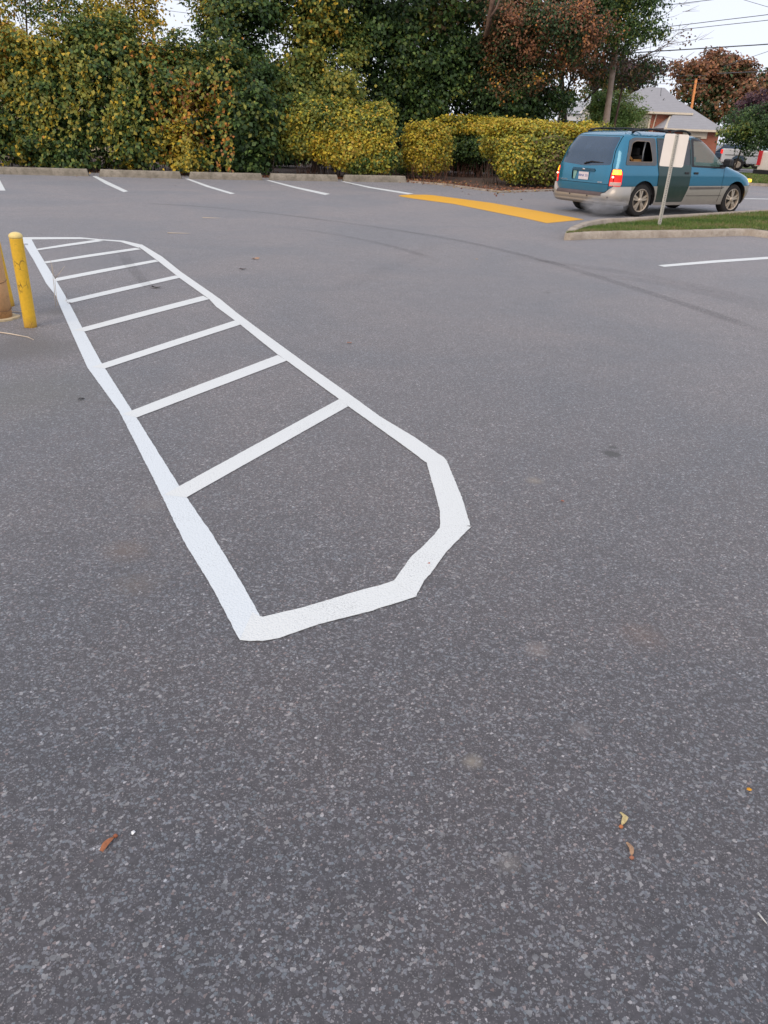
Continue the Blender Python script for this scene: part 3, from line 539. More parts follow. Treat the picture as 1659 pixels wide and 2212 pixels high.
tree('red_brown_maple', 'maple turning reddish brown with a bare brown trunk left of the utility pole', 1240, 40, [(1190, 62, 95, 45, 34.2, 1.5, 13000, .095, (DG+DG+BR[:1], RB+RB+OR[1:2]), .30, {'bough': .9}), (1255, 60, 36, 32, 34.0, .9, 2800, .095, (RB+DG, RB+OR[1:2]), .3, {}), (1120, 45, 50, 28, 34.0, .9, 3500, .095, (DG+BR, RB), .35, {}), (1105, 95, 60, 32, 34.5, 1.3, 6500, .10, (DG+BR, RB), .35, {}), (1100, 175, 60, 26, 34, 1.0, 3500, .10, (BR+DG, OR+BR), .2, {}), (1255, 110, 60, 40, 37, 1.4, 3000, .15, (BR+DG, RB), .35, {}), (1245, 160, 62, 20, 40, 1.0, 2200, .13, (BR+OL[:1]+DG, OR+RB), .3, {}), (1160, 30, 90, 40, 39, 1.8, 4000, .15, (DG+BR, RB), .35, {}), (1225, 196, 40, 10, 39.5, .6, 350, .12, (BR+OL, YE+OR), .5, {})], 67, .16, tmat=M_bark, extra=twig_tree, **tk)
tree('green_maple', 'green maple whose leafy boughs overhang the top of the utility pole', 1290, 42, [(1300, -5, 105, 38, 37.5, 1.5, 7500, .115, (DG+MG, DG), .2, {}), (1385, 52, 36, 32, 35.5, 1.0, 3800, .11, (MG+DG, OL), .3, {}), (1345, 0, 70, 26, 36, 1.2, 3600, .115, (DG+MG, OL), .2, {}), (1240, -50, 150, 45, 37, 2, 5000, .16, (DG, MG), .3, {}), (1275, 50, 30, 18, 38, 1, 500, .15, (DG+MG, BR), .2, {}), (1285, 110, 40, 28, 40, .8, 1300, .11, (DG+BR+OL[:1], BR), .3, {})], 68, .2, **tk)
def bare(mb, B):
    V_ = lambda x, y, Y=39: Vector([float(q) for q in P(x, y, Y)])-B; rn = random.Random(21)
    for pl, r in ((((1318, 235), (1322, 190), (1329, 150), (1359, 135), (1395, 120), (1440, 96), (1506, 85)), .05), (((1345, 145), (1362, 112), (1375, 92), (1388, 78)), .03), (((1362, 112), (1395, 104), (1430, 96)), .018),
                  (((1395, 120), (1430, 122), (1475, 130)), .015), (((1350, 138), (1375, 124), (1420, 108), (1440, 88), (1462, 74)), .02), (((1400, 50), (1440, 30), (1470, 6)), .02), (((1420, 42), (1455, 36), (1478, 26)), .012), (((1440, 96), (1458, 78), (1470, 64)), .012), (((1360, 135), (1400, 150), (1448, 152)), .012)):
        mb.tube([V_(*q) for q in pl], [r*(1-.8*i/(len(pl)-1)) for i in range(len(pl))], 5)
        for q in pl[2:]:
            for _ in range(4):
                a = V_(q[0]+rn.uniform(-8, 8), q[1]+rn.uniform(-3, 3)); mb.tube([a, a+Vector((rn.uniform(.1, .6), rn.uniform(-.2, .2), rn.uniform(-.1, .4)))], [.008, .003], 4, False)
tree('sparse_tree', 'thin half bare tree with long twigs reaching right past the utility pole', 1316, 39, [(1340, 138, 40, 34, 39.6, .6, 1100, .11, (BR+DG+OL[:1], OR[:1]+BR), .25, {}), (1372, 150, 34, 18, 39, .8, 800, .12, (DG+BR, RB), .3, {}), (1450, 88, 36, 14, 39, .5, 90, .11, (BR, RB), .4, {}), (1322, 185, 26, 10, 39, .5, 250, .11, (BR+DG, YE), .3, {})], 69, .06, tmat=M_bark_pale, extra=bare, **{**tk, 'clump': .18, 'per': 7})
# weathered bare trunk with a fork in front of the dark tree
b = P(1040, 300, 36); b[2] = 0; t = thing('bare_trunk', 'bare leaning brown trunk rising out of the dark foliage at the top centre', 'tree', tuple(b)); mb = MB()
V_ = lambda x, y, Y=32.6: Vector([float(q) for q in P(x, y, Y)])-Vector([float(q) for q in b])
mb.tube([(0, 0, 0), V_(1040, 160, 37.5), V_(1049, 88, 35.2), V_(1051.5, 72, 33.2), V_(1057, 40, 32.8), V_(1064, 0), V_(1078, -70)], [.16, .14, .12, .105, .10, .095, .07], 9); mb.tube([V_(1060, 38), V_(1072, 18), V_(1080, -4), V_(1090, -60)], [.05, .045, .04, .03], 7)
mb.build('trunk', M_bark_pale, t, True)
# distance: round bush, far crowns
tree('round_bush', 'rounded bright green bush right behind the utility pole in front of the grey roof', 1327, 44, [(1327, 243, 47, 40, 42, 1.3, 12000, .09, ([(.16, .25, .07), (.19, .28, .075)], OL), .3, {'clump': .14, 'bough': .3, 'sf': 1, 'nf': 1}), (1330, 285, 48, 30, 44, 1.3, 4000, .10, (MG, OL), .2, {}), (1310, 235, 28, 26, 41.5, .9, 3000, .09, ([(.13, .21, .06), (.17, .25, .07)], OL), .3, {})], 71, .1, cat='bush', **tk)
tree('far_tree', 'purple leaved tree showing between the half bare tree and the grey roof', 1370, 90, [(1345, 165, 55, 26, 90, 3, 2600, .3, ([(.05, .03, .04), (.07, .035, .04)], BR), .2, {}), (1392, 160, 22, 18, 90, 2, 900, .3, ([(.06, .03, .04)], RB), .2, {}), (1310, 190, 40, 18, 90, 3, 1200, .3, (BR, DG), .4, {})], 72, .25, **{**tk, 'clump': .35, 'bough': 1.1, 'sf': 1.1})
tree('far_tree', 'large rusty red tree on the skyline behind the orange coloured pole', 1520, 100, [(1500, 165, 46, 30, 100, 3.5, 4200, .34, (RB, RB+BR), .5, {}), (1545, 158, 60, 24, 100, 4, 4800, .34, (RB, RB+BR), .5, {}), (1580, 185, 40, 26, 98, 3, 3200, .34, (RB+BR, DG), .25, {}), (1510, 195, 34, 20, 98, 3, 2000, .32, (BR+RB, DG), .4, {}), (1560, 230, 60, 30, 97, 3, 3000, .34, (BR+DG, RB), .3, {})], 73, .4, **{**tk, 'clump': .35, 'bough': 1.2, 'sf': 1.1})
tree('far_tree', 'reddish brown tree on the skyline cut off by the right edge of the picture', 1640, 95, [(1630, 195, 50, 32, 95, 3, 4500, .32, (RB+BR, DG+BR), .3, {}), (1690, 185, 60, 35, 95, 3, 4000, .32, (RB+BR, DG), .3, {}), (1640, 235, 60, 26, 94, 3, 3500, .32, (BR+DG+RB, DG), .3, {})], 74, .35, **{**tk, 'clump': .35, 'bough': 1.2, 'sf': 1.1})
tree('far_tree', 'small dark purple tree low at the right edge in front of the reddish trees', 1650, 75, [(1630, 238, 45, 20, 75, 2, 3000, .24, ([(.075, .04, .055), (.09, .045, .055)], RB), .2, {}), (1680, 235, 50, 28, 75, 2, 3000, .24, ([(.075, .04, .055), (.06, .035, .045)], RB), .2, {})], 75, .2, **{**tk, 'clump': .25, 'bough': .8, 'sf': 1.1})
tree('young_street_tree', 'small dark green drooping tree on the verge in front of the white pickup', 1600, 52, [(1605, 268, 40, 30, 52, 1.4, 6500, .12, (DG+MG[:1], MG), .25, {}), (1645, 262, 36, 36, 52, 1.5, 6000, .12, (DG, MG), .25, {}), (1583, 292, 26, 22, 51.5, 1.0, 2800, .12, (DG+MG, OL), .2, {}), (1625, 300, 34, 24, 51.5, 1.1, 3800, .12, (DG, MG), .2, {}), (1690, 270, 40, 40, 52, 1.5, 3500, .13, (DG, MG), .2, {})], 76, .05, **{**tk, 'clump': .16, 'droop': 1.4, 'bough': .4, 'sf': 1.1, 'nf': .5})
tree('backdrop_tree', 'shaded olive tree seen through the gap beneath the red brown maple', 1190, 60, [(1205, 215, 22, 14, 80, 1.5, 900, .18, (OL+BR, YE[:1]+OL), .3, {}), (1150, 250, 40, 25, 60, 1.5, 1500, .2, (DG, OL), .3, {})], 77, .12, **tk)
for i_, (x_, w_, lab) in enumerate(((560, 110, 'added dark bush blocking light behind the broadleaf shrub and the large rounded hedge'), (760, 120, 'added dark bush blocking light directly behind the large rounded hedge'), (960, 110, 'added dark bush blocking light behind the square hedge and the set back hedge'), (1130, 95, 'added dark bush blocking light behind the long flat topped hedge'))):  # added bushes that stop light showing through below and between the hedges
    shrub('light_blocking_bush', lab, 'bush', x_, 36.5, [(x_, 318, w_, 48, 36.5, .9, 5000, .16, (DG, MG), .15, {}), (x_, 352, w_, 16, 35.8, .6, 1500, .14, (DG, MG), .15, {})], 90+i_, 'added light blocking bushes behind the hedges', 20, 1.5, 1.3, clump=.2, per=8, bough=.6)
# leaf litter on the soil bed and along the stops
rng = np.random.default_rng(5); n = 5200
e = np.array([[p[0], p[1]] for p in lotedge[1:]]); i = rng.uniform(0, len(e)-1.001, n); i0 = i.astype(int); f = (i-i0)[:, None]; q = e[i0]*(1-f)+e[i0+1]*f
dep = rng.gamma(1.6, .8, n); q[:, 1] += dep-.15; k_ = rng.random(n) < .03; q[k_, 1] -= rng.gamma(1.2, .9, k_.sum()); pts = np.c_[q, np.full(n, .012)+rng.uniform(0, .03, n)]
V, F, c = leafcloud(pts, np.tile([0, 0, 1.], (n, 1)), .07, rng, ([(.20, .085, .05), (.16, .08, .05), (.28, .12, .06)], [(.40, .26, .07), (.12, .09, .06)]), .2, 0)
tag(mesh_obj('fallen_leaves', V, F, M_dead, cols=c), 'scattered rusty fallen leaves over the soil under the hedges', 'fallen leaves', kind='stuff')
# dry weeds under the hedges
mb = MB(); rn = random.Random(4)
for (x0, x1, y, k) in ((225, 300, 372, 90), (640, 700, 383, 60), (880, 980, 392, 40), (990, 1070, 385, 50), (100, 200, 368, 40), (700, 860, 388, 40)):
    for _ in range(k):
        g = G(rn.uniform(x0, x1), y); g = Vector((g[0], g[1]+rn.uniform(.35, 1.3), 0)); h = rn.uniform(.25, .85); d = Vector((rn.uniform(-.25, .25), rn.uniform(-.1, .1), h))
        mb.tube([g, g+d*.5+Vector((rn.uniform(-.04, .04), 0, 0)), g+d], [.007, .005, .003], 4, False)
tag(mb.build('dry_undergrowth', M_twig), 'thin reddish dry stalks standing in the dark under the hedges', 'undergrowth', kind='stuff')
# ================================================================ concrete wheel stops
def wheel_stop(a, b, label, seed, h=.20, w=.2):
    a, b = np.array(G(*a)), np.array(G(*b)); L = np.linalg.norm(b-a); u = (b-a)/L; q = np.array([-u[1], u[0], 0]); rng = random.Random(seed)
    mb = MB(); n = int(L/.12); prof = [(0, 0), (.012, h*.55), (.03, h-.03), (.05, h-.004), (.08, h), (w-.05, h), (w-.03, h-.02), (w, 0)]; K = len(prof)
    for i in range(n+1):
        t = i/n*L; e = 0
        for y, z in prof:
            s = t
            if i == 0: s += .05*z/h
            if i == n: s -= .05*z/h
            p = u*s+q*y; mb.v.append((p[0]+rng.uniform(-.003, .003), p[1]+rng.uniform(-.003, .003), z+rng.uniform(-.003, .003) if z else 0))
    for i in range(n):
        for k in range(K-1): mb.f.append((K*i+k, K*(i+1)+k, K*(i+1)+k+1, K*i+k+1))
    mb.f += [tuple(range(K)), tuple(K*n+k for k in range(K))[::-1]]
    o = mb.build('wheel_stop', M_conc, loc=tuple(a)); tag(o, label, 'wheel stop', 'concrete wheel stops along the hedge')
wheel_stop((-60, 375), (192, 381), 'concrete wheel stop at the far left, running out of the picture', 1)
wheel_stop((214, 381.5), (392, 386.3), 'weathered concrete wheel stop second from the left, under hanging yellow leaves', 2)
wheel_stop((409, 386.8), (568, 389.7), 'concrete wheel stop with a leafy vine strand hanging over its front', 3)
wheel_stop((583, 389.6), (731, 392.2), 'concrete wheel stop in front of the left part of the large rounded hedge', 4)
wheel_stop((743, 392.2), (879, 394.5), 'rightmost concrete wheel stop, next to the gap between the hedges', 5)
# ================================================================ bollards
def crackpaint(name, col, crack=.5, rough=.45):
    M, nt, nd, ln, b = newmat(name); oc = objc(nt)
    mp = nt.nodes.new('ShaderNodeMapping'); mp.inputs['Scale'].default_value = (1, 1, .6); ln.new(oc, mp.inputs[0])
    wn = nt.nodes.new('ShaderNodeVectorMath'); wn.operation = 'MULTIPLY_ADD'; nn = nt.nodes.new('ShaderNodeTexNoise'); nn.inputs['Scale'].default_value = 18; ln.new(mp.outputs[0], nn.inputs['Vector'])
    ln.new(nn.outputs[1], wn.inputs[0]); wn.inputs[1].default_value = (.06, .06, .06); ln.new(mp.outputs[0], wn.inputs[2])
    v = nt.nodes.new('ShaderNodeTexVoronoi'); v.feature = 'DISTANCE_TO_EDGE'; v.inputs['Scale'].default_value = 16; ln.new(wn.outputs[0], v.inputs['Vector'])
    patch = noise(nt, 7, 3, .6, oc); cr = math_(nt, 'MULTIPLY', math_(nt, 'LESS_THAN', v.outputs['Distance'], .035), ramp(nt, patch, [(.52, 0.), (.60, 1.)]))
    sx = nt.nodes.new('ShaderNodeSeparateXYZ'); ln.new(oc, sx.inputs[0]); dirt = math_(nt, 'MULTIPLY', ramp(nt, sx.outputs[2], [(.0, 1.), (.10, 0.)]), noise(nt, 30, 4, .7, oc))
    n2 = noise(nt, 45, 4, .65, oc)
    c = mix(nt, ramp(nt, n2, [(.3, 0.), (.7, 1.)]), tuple(x*.82 for x in col), col); c = mix(nt, math_(nt, 'MULTIPLY', cr, crack), c, (.12, .07, .02)); c = mix(nt, dirt, c, (.22, .11, .05))
    ln.new(c, b.inputs['Base Color']); b.inputs['Roughness'].default_value = rough; bump(nt, math_(nt, 'ADD', n2, math_(nt, 'MULTIPLY', cr, -1.0)), .35, .004, b); return M
M_yel = crackpaint('yellow_steel_paint', (.78, .46, .022), .75); M_cap = crackpaint('pale_yellow_cap', (.85, .66, .25), 0); M_tan = crackpaint('tan_pillar_paint', (.62, .36, .17), .35, .7)
def bollard(loc, r, h, tilt, label, z0=0, cap=M_cap):
    t = thing('bollard', label, 'bollard', loc, group='yellow steel bollards'); t.rotation_euler = (tilt[0], tilt[1], .4)
    MB().lathe([(r, -.05), (r, .02), (r, h*.5), (r, h-.03), (r*.985, h-.022)], n=40).build('post', M_yel, t, True)
    MB().lathe([(r*1.02, h-.022), (r*1.04, h-.014), (r*1.02, h-.004), (r*.90, h+.006), (r*.66, h+.014), (r*.36, h+.019), (r*.05, h+.021)], n=40).build('cap', cap, t, True)
g = G(66.5, 706); R_ = .0485
bollard((g[0], g[1]+.0, 0), R_, .70, (0, 0), 'yellow steel bollard with a pale domed cap and cracked paint beside the white hatching')
g = G(31.7, 661); bollard((g[0]-.05, g[1], 0), .048, .70, (0, radians(-3)), 'yellow bollard partly hidden behind the tan pillar and cut off by the left edge')
g = G(26, 688); pc = (g[0]-.115, g[1], 0)
t = thing('pillar', 'thick tan painted pillar with wire straps at the left edge in front of the yellow bollard', 'pillar', pc)
MB().lathe([(.112, -.02), (.112, .25), (.108, .6), (.105, .92), (.08, .94), (.02, .945)], n=48).build('pillar_body', M_tan, t, True)
mb = MB(); prng = random.Random(5); base_ring = [(.165*cos(a)*prng.uniform(.85, 1.1), .15*sin(a)*prng.uniform(.85, 1.1)) for a in [2*pi*k/22 for k in range(22)]]
mb.prism(base_ring, 'z', -.01, .014).build('base_pad', simple('pale_mortar', (.52, .42, .26), .9, bumps=.5), t)
for z, r in ((.075, .0035), (.30, .003)):
    mb = MB(); mb.tube([((.1165-.012*z)*cos(a), (.1165-.012*z)*sin(a), z+.006*sin(3*a)) for a in [2*pi*k/40 for k in range(41)]], r, 6); mb.build('wire_strap', simple('rusty_wire', (.28, .16, .08), .6, .4), t, True)
# chipped hole in the pillar render
MB().add([(.1105*cos(a)+.0, .1105*sin(a), z) for a, z in ((-.62, .44), (-.45, .47), (-.36, .42), (-.42, .37), (-.33, .33), (-.47, .345), (-.55, .39))], [tuple(range(7))]).build('chip', simple('dark_rust', (.03, .018, .01), .9), t)
# ================================================================ sign post
M_galv = simple('galvanised_steel', (.42, .41, .38), .45, .55, var=.2, scale=30)
Ms, nt, nd, ln, b_ = newmat('perforated_post'); oc = objc(nt); sx = nt.nodes.new('ShaderNodeSeparateXYZ'); ln.new(oc, sx.inputs[0])
fr_ = math_(nt, 'FRACT', math_(nt, 'DIVIDE', sx.outputs[2], .03)); dz = math_(nt, 'ABSOLUTE', math_(nt, 'SUBTRACT', fr_, .5)); dx_ = math_(nt, 'ABSOLUTE', sx.outputs[0])
hole = math_(nt, 'MULTIPLY', math_(nt, 'LESS_THAN', dz, .27), math_(nt, 'LESS_THAN', dx_, .009))
ln.new(mix(nt, hole, ramp(nt, noise(nt, 25, 4, .6, oc), [(.3, (.40, .385, .345)), (.7, (.56, .54, .48))]), (.10, .09, .08)), b_.inputs['Base Color']); b_.inputs['Roughness'].default_value = .55; b_.inputs['Metallic'].default_value = .2
g = G(1424.5, 487, .09); st = thing('sign_post', 'leaning white rectangular sign seen from behind on a perforated post in the grass island', 'sign', tuple(g)); st.rotation_euler = (radians(-1), radians(1.5), radians(-4))
mb = MB(); w2 = .033; pf = [(-w2, .030), (-w2, .026), (-.018, .024), (-.014, 0), (.014, 0), (.018, .024), (w2, .026), (w2, .030), (.015, .028), (.011, .004), (-.011, .004), (-.015, .028)]
mb.prism(pf, 'z', -.3, 1.555).build('post', Ms, st)
def rrect(w, h, r, n=6, cx=0, cy=0):
    out = []
    for sx_, sy_, a0 in ((1, 1, 0), (-1, 1, 90), (-1, -1, 180), (1, -1, 270)):
        for k in range(n+1):
            a = radians(a0+90*k/n); out.append((cx+sx_*(w/2-r)+r*cos(a), cy+sy_*(h/2-r)+r*sin(a)))
    return out
mb = MB(); mb.prism(rrect(.43, .54, .03, cy=1.285), 'y', .031, .034); M_board = simple('sign_back', (.84, .77, .70), .5, .0, var=.04, scale=3)
bo = mb.build('board', M_board, st)
mb = MB(); mb.prism(rrect(.41, .52, .025, cy=1.285), 'y', .0345, .0352); mb.build('sign_face', simple('sign_white_face', (.8, .8, .8), .4, var=.03), bo)
for z in (1.10, 1.48): MB().lathe([(.008, -.006), (.008, .002)], (0, 0, z), 'y', 8).build('bolt', M_galv, st)
# ================================================================ small things on the asphalt
def stalks(name, label, cat, base, lines, r, mat=M_straw, group=None):
    B = np.array(base); mb = MB()
    for pl in lines: mb.tube([np.array(p)-B for p in pl], [r*(1-.6*i/(len(pl)-1)) for i in range(len(pl))], 6)
    tag(mb.build(name, mat, None, True, tuple(B)), label, cat, group)
b = G(121, 664); Yb = b[1]
stalks('dry_weed', 'tall dry forked weed stalks standing at the edge of the white hatching beside the bollard', 'weed', b,
       [[b, P(118, 640, Yb), P(117, 620, Yb), P(114, 594, Yb), P(109.5, 563, Yb)], [P(125, 660, Yb-.02), P(122, 640, Yb), P(119, 612, Yb), P(119, 602, Yb)], [P(119, 602, Yb), P(127, 592, Yb), P(139.5, 575, Yb+.03)], [P(119, 602, Yb), P(114.5, 590, Yb), P(112, 571, Yb)]], .0032)
b = G(143, 651); stalks('dry_weed', 'tiny dry weed sprig growing from a crack in the white line', 'weed', b, [[b, P(143, 630, b[1])], [b, G(150, 656, .01), G(160, 653, .02)]], .002, M_twig)
def ground_stick(pts, r, label, z=.006, mat=M_straw): 
    b = G(*pts[0]); stalks('straw', label, 'straw', b, [[G(p[0], p[1], z) for p in pts]], r, mat)
ground_stick([(-10, 717), (22, 721), (60, 728), (73, 734)], .006, 'long pale dry stalk on the asphalt in front of the pillar')
ground_stick([(24, 673), (46, 674), (62, 671), (80, 672)], .004, 'thin pale straw on the ground behind the front bollard')
ground_stick([(438, 470), (476, 471)], .006, 'upper thin pale straw lying on the asphalt beyond the hatching', .008)
ground_stick([(362, 503), (410, 504)], .006, 'lower thin pale straw lying on the asphalt beyond the hatching', .008)
ground_stick([(1637, 1972), (1657, 1995)], .003, 'short pale stick at the lower right edge', .004, simple('pale_stick', (.5, .5, .48), .8))
def samara(pts, w, col, seed_col, label, name='maple_key', cat='maple key'):
    """winged seed: thin curved wing from tip to seed"""
    A = [np.array(G(*p)) for p in pts]; b = A[-1]; n = 14; mb = MB(); V = []
    d = np.array([np.linalg.norm(A[i]-A[0]) for i in range(len(A))])
    for i in range(n+1):
        t = i/n*d[-1]; c = np.array([np.interp(t, d, [a[k] for a in A]) for k in range(3)]); tt = i/n
        u = (A[-1]-A[0])/d[-1]; q = np.array([-u[1], u[0], 0]); ww = w*(.30+.62*sin(pi*min(1, tt*1.05+.08))**.7)*(1 if tt < .8 else .6)
        V.append((c+q*ww*.8-b, c-q*ww*.35-b)); 
    for k, (p, q_) in enumerate(V):
        zz = .003+.004*sin(pi*k/n); mb.v += [(p[0], p[1], zz), ((p[0]+q_[0])/2, (p[1]+q_[1])/2, zz+.003), (q_[0], q_[1], zz)]
    mb.f = [(3*i+k, 3*i+k+1, 3*i+k+4, 3*i+k+3) for i in range(n) for k in (0, 1)]
    t = thing(name, label, cat, tuple(b)); mb.build('wing', simple('dry_wing', col, .7, var=.35, scale=120), t, True)
    s_ = MB().lathe([(.0005, -.006), (.004, -.003), (.005, 0), (.004, .003), (.0005, .006)], (0, 0, .004), 'x', 10); s_.build('seed', simple('seed_shell', seed_col, .7), t, True)
samara([(220, 1842), (232, 1827), (250, 1808)], .014, (.33, .12, .05), (.28, .09, .04), 'rusty brown curled leaf fragment beside a white fleck at the lower left', 'leaf_fragment', 'leaf')
samara([(1340, 1757), (1348, 1768), (1341, 1788)], .013, (.52, .42, .20), (.45, .16, .06), 'pale yellow maple key with an orange seed, upper of the two at the lower right')
samara([(1353, 1822), (1361, 1836), (1364, 1855)], .011, (.36, .22, .13), (.35, .14, .08), 'brown crumpled maple key, lower of the two at the lower right')
def flake(x, y, r, col, label, name='leaf', cat='leaf', z=.004, seed=1, asp=1.0):
    rn = random.Random(seed); g = G(x, y, z); k = 9; mb = MB()
    mb.v = [(0, 0, .004)]+[(r*rn.uniform(.5, 1.2)*cos(2*pi*i/k), r*asp*rn.uniform(.5, 1.2)*sin(2*pi*i/k), rn.uniform(0, r*.3)) for i in range(k)]; mb.f = [(0, 1+i, 1+(i+1) % k) for i in range(k)]
    tag(mb.build(name, simple('flake', col, .8, var=.3, scale=60), None, False, tuple(g)), label, cat)
flake(1618, 1705, .007, (.60, .28, .02), 'tiny orange yellow leaf fragment near the right edge', seed=2)
flake(288, 1799, .006, (.85, .85, .85), 'small bright white paint fleck at the lower left', 'paint_fleck', 'fleck', seed=3)
flake(927, 1216.5, .006, (.40, .10, .04), 'tiny red leaf on the angled white corner line', z=.018, seed=4)
flake(552, 559, .055, (.34, .22, .15), 'small tan leaf on the open asphalt right of the hatching', seed=5, asp=.8)
flake(524, 582, .05, (.05, .03, .025), 'dark curled leaf on the open asphalt right of the hatching', seed=6, asp=.5)
flake(338, 621, .07, (.05, .04, .03), 'dark leaf scrap between two rungs of the hatching', seed=7, asp=.5)
flake(175, 862, .03, (.02, .017, .015), 'dark scrap on the asphalt left of the hatching', seed=8, asp=.5)
flake(54, 528, .045, (.05, .045, .04), 'dark leaf on the far corner of the hatching behind the bollard', z=.008, seed=9, asp=.6)
flake(755, 741, .02, (.32, .16, .10), 'tiny reddish leaf to the right of the hatching', seed=10)
flake(1030, 560, .03, (.38, .28, .17), 'tiny tan leaf in the middle of the open asphalt', seed=12, asp=.7)
flake(1215, 1082, .01, (.3, .12, .08), 'tiny red fleck right of the hatching', seed=13)
# ================================================================ the minivan (x forward, y left, z up; origin under the rear axle)
def tab(pts):
    xs, ys = [p[0] for p in pts], [p[1] for p in pts]
    # monotone-ish smooth interpolation
    def f(z): return float(np.interp(z, xs, ys))
    def g(z): return (f(z-.02)+2*f(z)+f(z+.02))/4
    return g
xr = tab([(.2, -.90), (.45, -.92), (.62, -.93), (.85, -.92), (1.0, -.895), (1.13, -.85), (1.30, -.81), (1.48, -.70), (1.58, -.63), (1.635, -.56), (1.665, -.44), (1.69, -.25)])
hw = tab([(.2, .90), (.35, .935), (.50, .955), (.66, .965), (.82, .965), (.98, .95), (1.10, .925), (1.30, .872), (1.48, .812), (1.58, .775), (1.63, .735), (1.665, .66), (1.69, .50)])
xf = tab([(.2, 3.70), (.35, 3.8), (.5, 3.85), (.66, 3.84), (.76, 3.78), (.84, 3.64), (.92, 3.40), (1.0, 3.08), (1.06, 2.88), (1.12, 2.74), (1.25, 2.56), (1.4, 2.35), (1.52, 2.17), (1.60, 2.0), (1.64, 1.86), (1.67, 1.62), (1.69, 1.25)])
RC, RY, RF, RFY, PW = .20, .36, .50, .50, 2.2
def corner(t): t = min(max(t, 0), 1); return 1-(1-t**PW)**(1/PW)
def side_y(x, z, off=0):
    y = hw(z); a = xr(z)+RC; 
    if x < a: y -= RY*corner((a-x)/RC)
    b = xf(z)-RF
    if x > b: y -= RFY*corner((x-b)/RF)
    crease = .006*math.exp(-((z-.86)/.03)**2)
    return y+off+crease
def rear_x(y, z, off=0):
    a = hw(z)-RY; x = xr(z); ay = abs(y)
    if ay > a: x += RC*corner((ay-a)/RY)
    return x-off
def front_x(y, z, off=0):
    a = hw(z)-RFY; x = xf(z); ay = abs(y)
    if ay > a: x -= RF*corner((ay-a)/RFY)
    return x+off
def rear_lim_y(z): return hw(z)-RY*corner(.70)
def side_lim_x(z):  # matching point on the side chart
    t = corner(.70); # y drop fraction
    return xr(z)+RC*(1-.70)
def rear_half(z): return hw(z)-RY*corner(.70)
def inside(p, poly):
    x, y = p; c = False; n = len(poly); j = n-1
    for i in range(n):
        xi, yi = poly[i]; xj, yj = poly[j]
        if (yi > y) != (yj > y) and x < (xj-xi)*(y-yi)/(yj-yi)+xi: c = not c
        j = i
    return c
def densify(poly, st=.04):
    out = []
    for i, a in enumerate(poly):
        b = poly[(i+1) % len(poly)]; L = hypot(b[0]-a[0], b[1]-a[1]); n = max(1, int(L/st)); out += [(a[0]+(b[0]-a[0])*k/n, a[1]+(b[1]-a[1])*k/n) for k in range(n)]
    return out
def chart(outline, regions, step=.05):
    """constrained triangulation of a flat chart; every triangle goes to the first region that holds its centre"""
    V = []; E = []
    for poly in [outline]+[r[1] for r in regions]:
        d = densify(poly); b = len(V); V += [Vector(p) for p in d]; E += [(b+i, b+(i+1) % len(d)) for i in range(len(d))]
    xs = [p[0] for p in outline]; ys = [p[1] for p in outline]; x = min(xs)+step/3
    while x < max(xs):
        y = min(ys)+step/3
        while y < max(ys): V.append(Vector((x, y))); y += step
        x += step
    vo, eo, fo, *_ = delaunay_2d_cdt(V, E, [], 0, 1e-5); out = {}
    for f in fo:
        c = (sum(vo[i][0] for i in f)/len(f), sum(vo[i][1] for i in f)/len(f))
        if not inside(c, outline): continue
        for nm, poly in regions:
            if inside(c, poly): out.setdefault(nm, []).append(f); break
    return vo, out
def rp(pts, r=.03, n=4):   # polygon with rounded corners
    out = []; m_ = len(pts)
    for i in range(m_):
        p0, p, p1 = Vector(pts[i-1]), Vector(pts[i]), Vector(pts[(i+1) % m_]); a = (p0-p); b = (p1-p); rr = min(r, a.length*.45, b.length*.45); A = p+a.normalized()*rr; B = p+b.normalized()*rr
        for k in range(n+1): t = k/n; q = A*(1-t)**2+p*2*t*(1-t)+B*t*t; out.append((q.x, q.y))
    return out
def extract(vo, fs, fn, flip=False):
    ids = sorted({i for f in fs for i in f}); mp = {i: k for k, i in enumerate(ids)}
    return [fn(vo[i][0], vo[i][1]) for i in ids], [tuple(mp[i] for i in (f[::-1] if flip else f)) for f in fs]
def carpaint(name, col, flake=.3, rough=.32, metal=.35, var=.08):
    M, nt, nd, ln, b = newmat(name); oc = objc(nt); n1 = noise(nt, 3, 5, .6, oc); n2 = noise(nt, 900, 1, .5, oc)
    sx = nt.nodes.new('ShaderNodeSeparateXYZ'); ln.new(oc, sx.inputs[0]); dirt = math_(nt, 'MULTIPLY', ramp(nt, sx.outputs[2], [(.25, .55), (.75, 0.)]), noise(nt, 8, 5, .7, oc))
    c = mix(nt, n1, tuple(x*(1-var) for x in col), tuple(x*(1+var) for x in col)); c = mix(nt, math_(nt, 'MULTIPLY', n2, flake), c, tuple(min(1, x*1.8) for x in col)); c = mix(nt, dirt, c, (.20, .17, .14))
    ln.new(c, b.inputs['Base Color']); b.inputs['Metallic'].default_value = metal; b.inputs['Roughness'].default_value = rough; b.inputs['Coat Weight'].default_value = .6; b.inputs['Coat Roughness'].default_value = .08; return M
M_teal = carpaint('teal_car_paint', (.020, .160, .265), rough=.22); M_dkgreen = carpaint('dark_green_car_paint', (.008, .038, .036), rough=.3, metal=.2)
M_silver = carpaint('silver_beige_cladding', (.40, .37, .33), .15, .42, .3); M_black = simple('black_trim', (.015, .015, .017), .5, var=.2); M_rub = simple('tyre_rubber', (.022, .020, .019), .85, var=.3)
M_pad = simple('bumper_step_pad', (.10, .075, .075), .7); M_grey = simple('grey_window_frame', (.10, .105, .115), .5, var=.15)
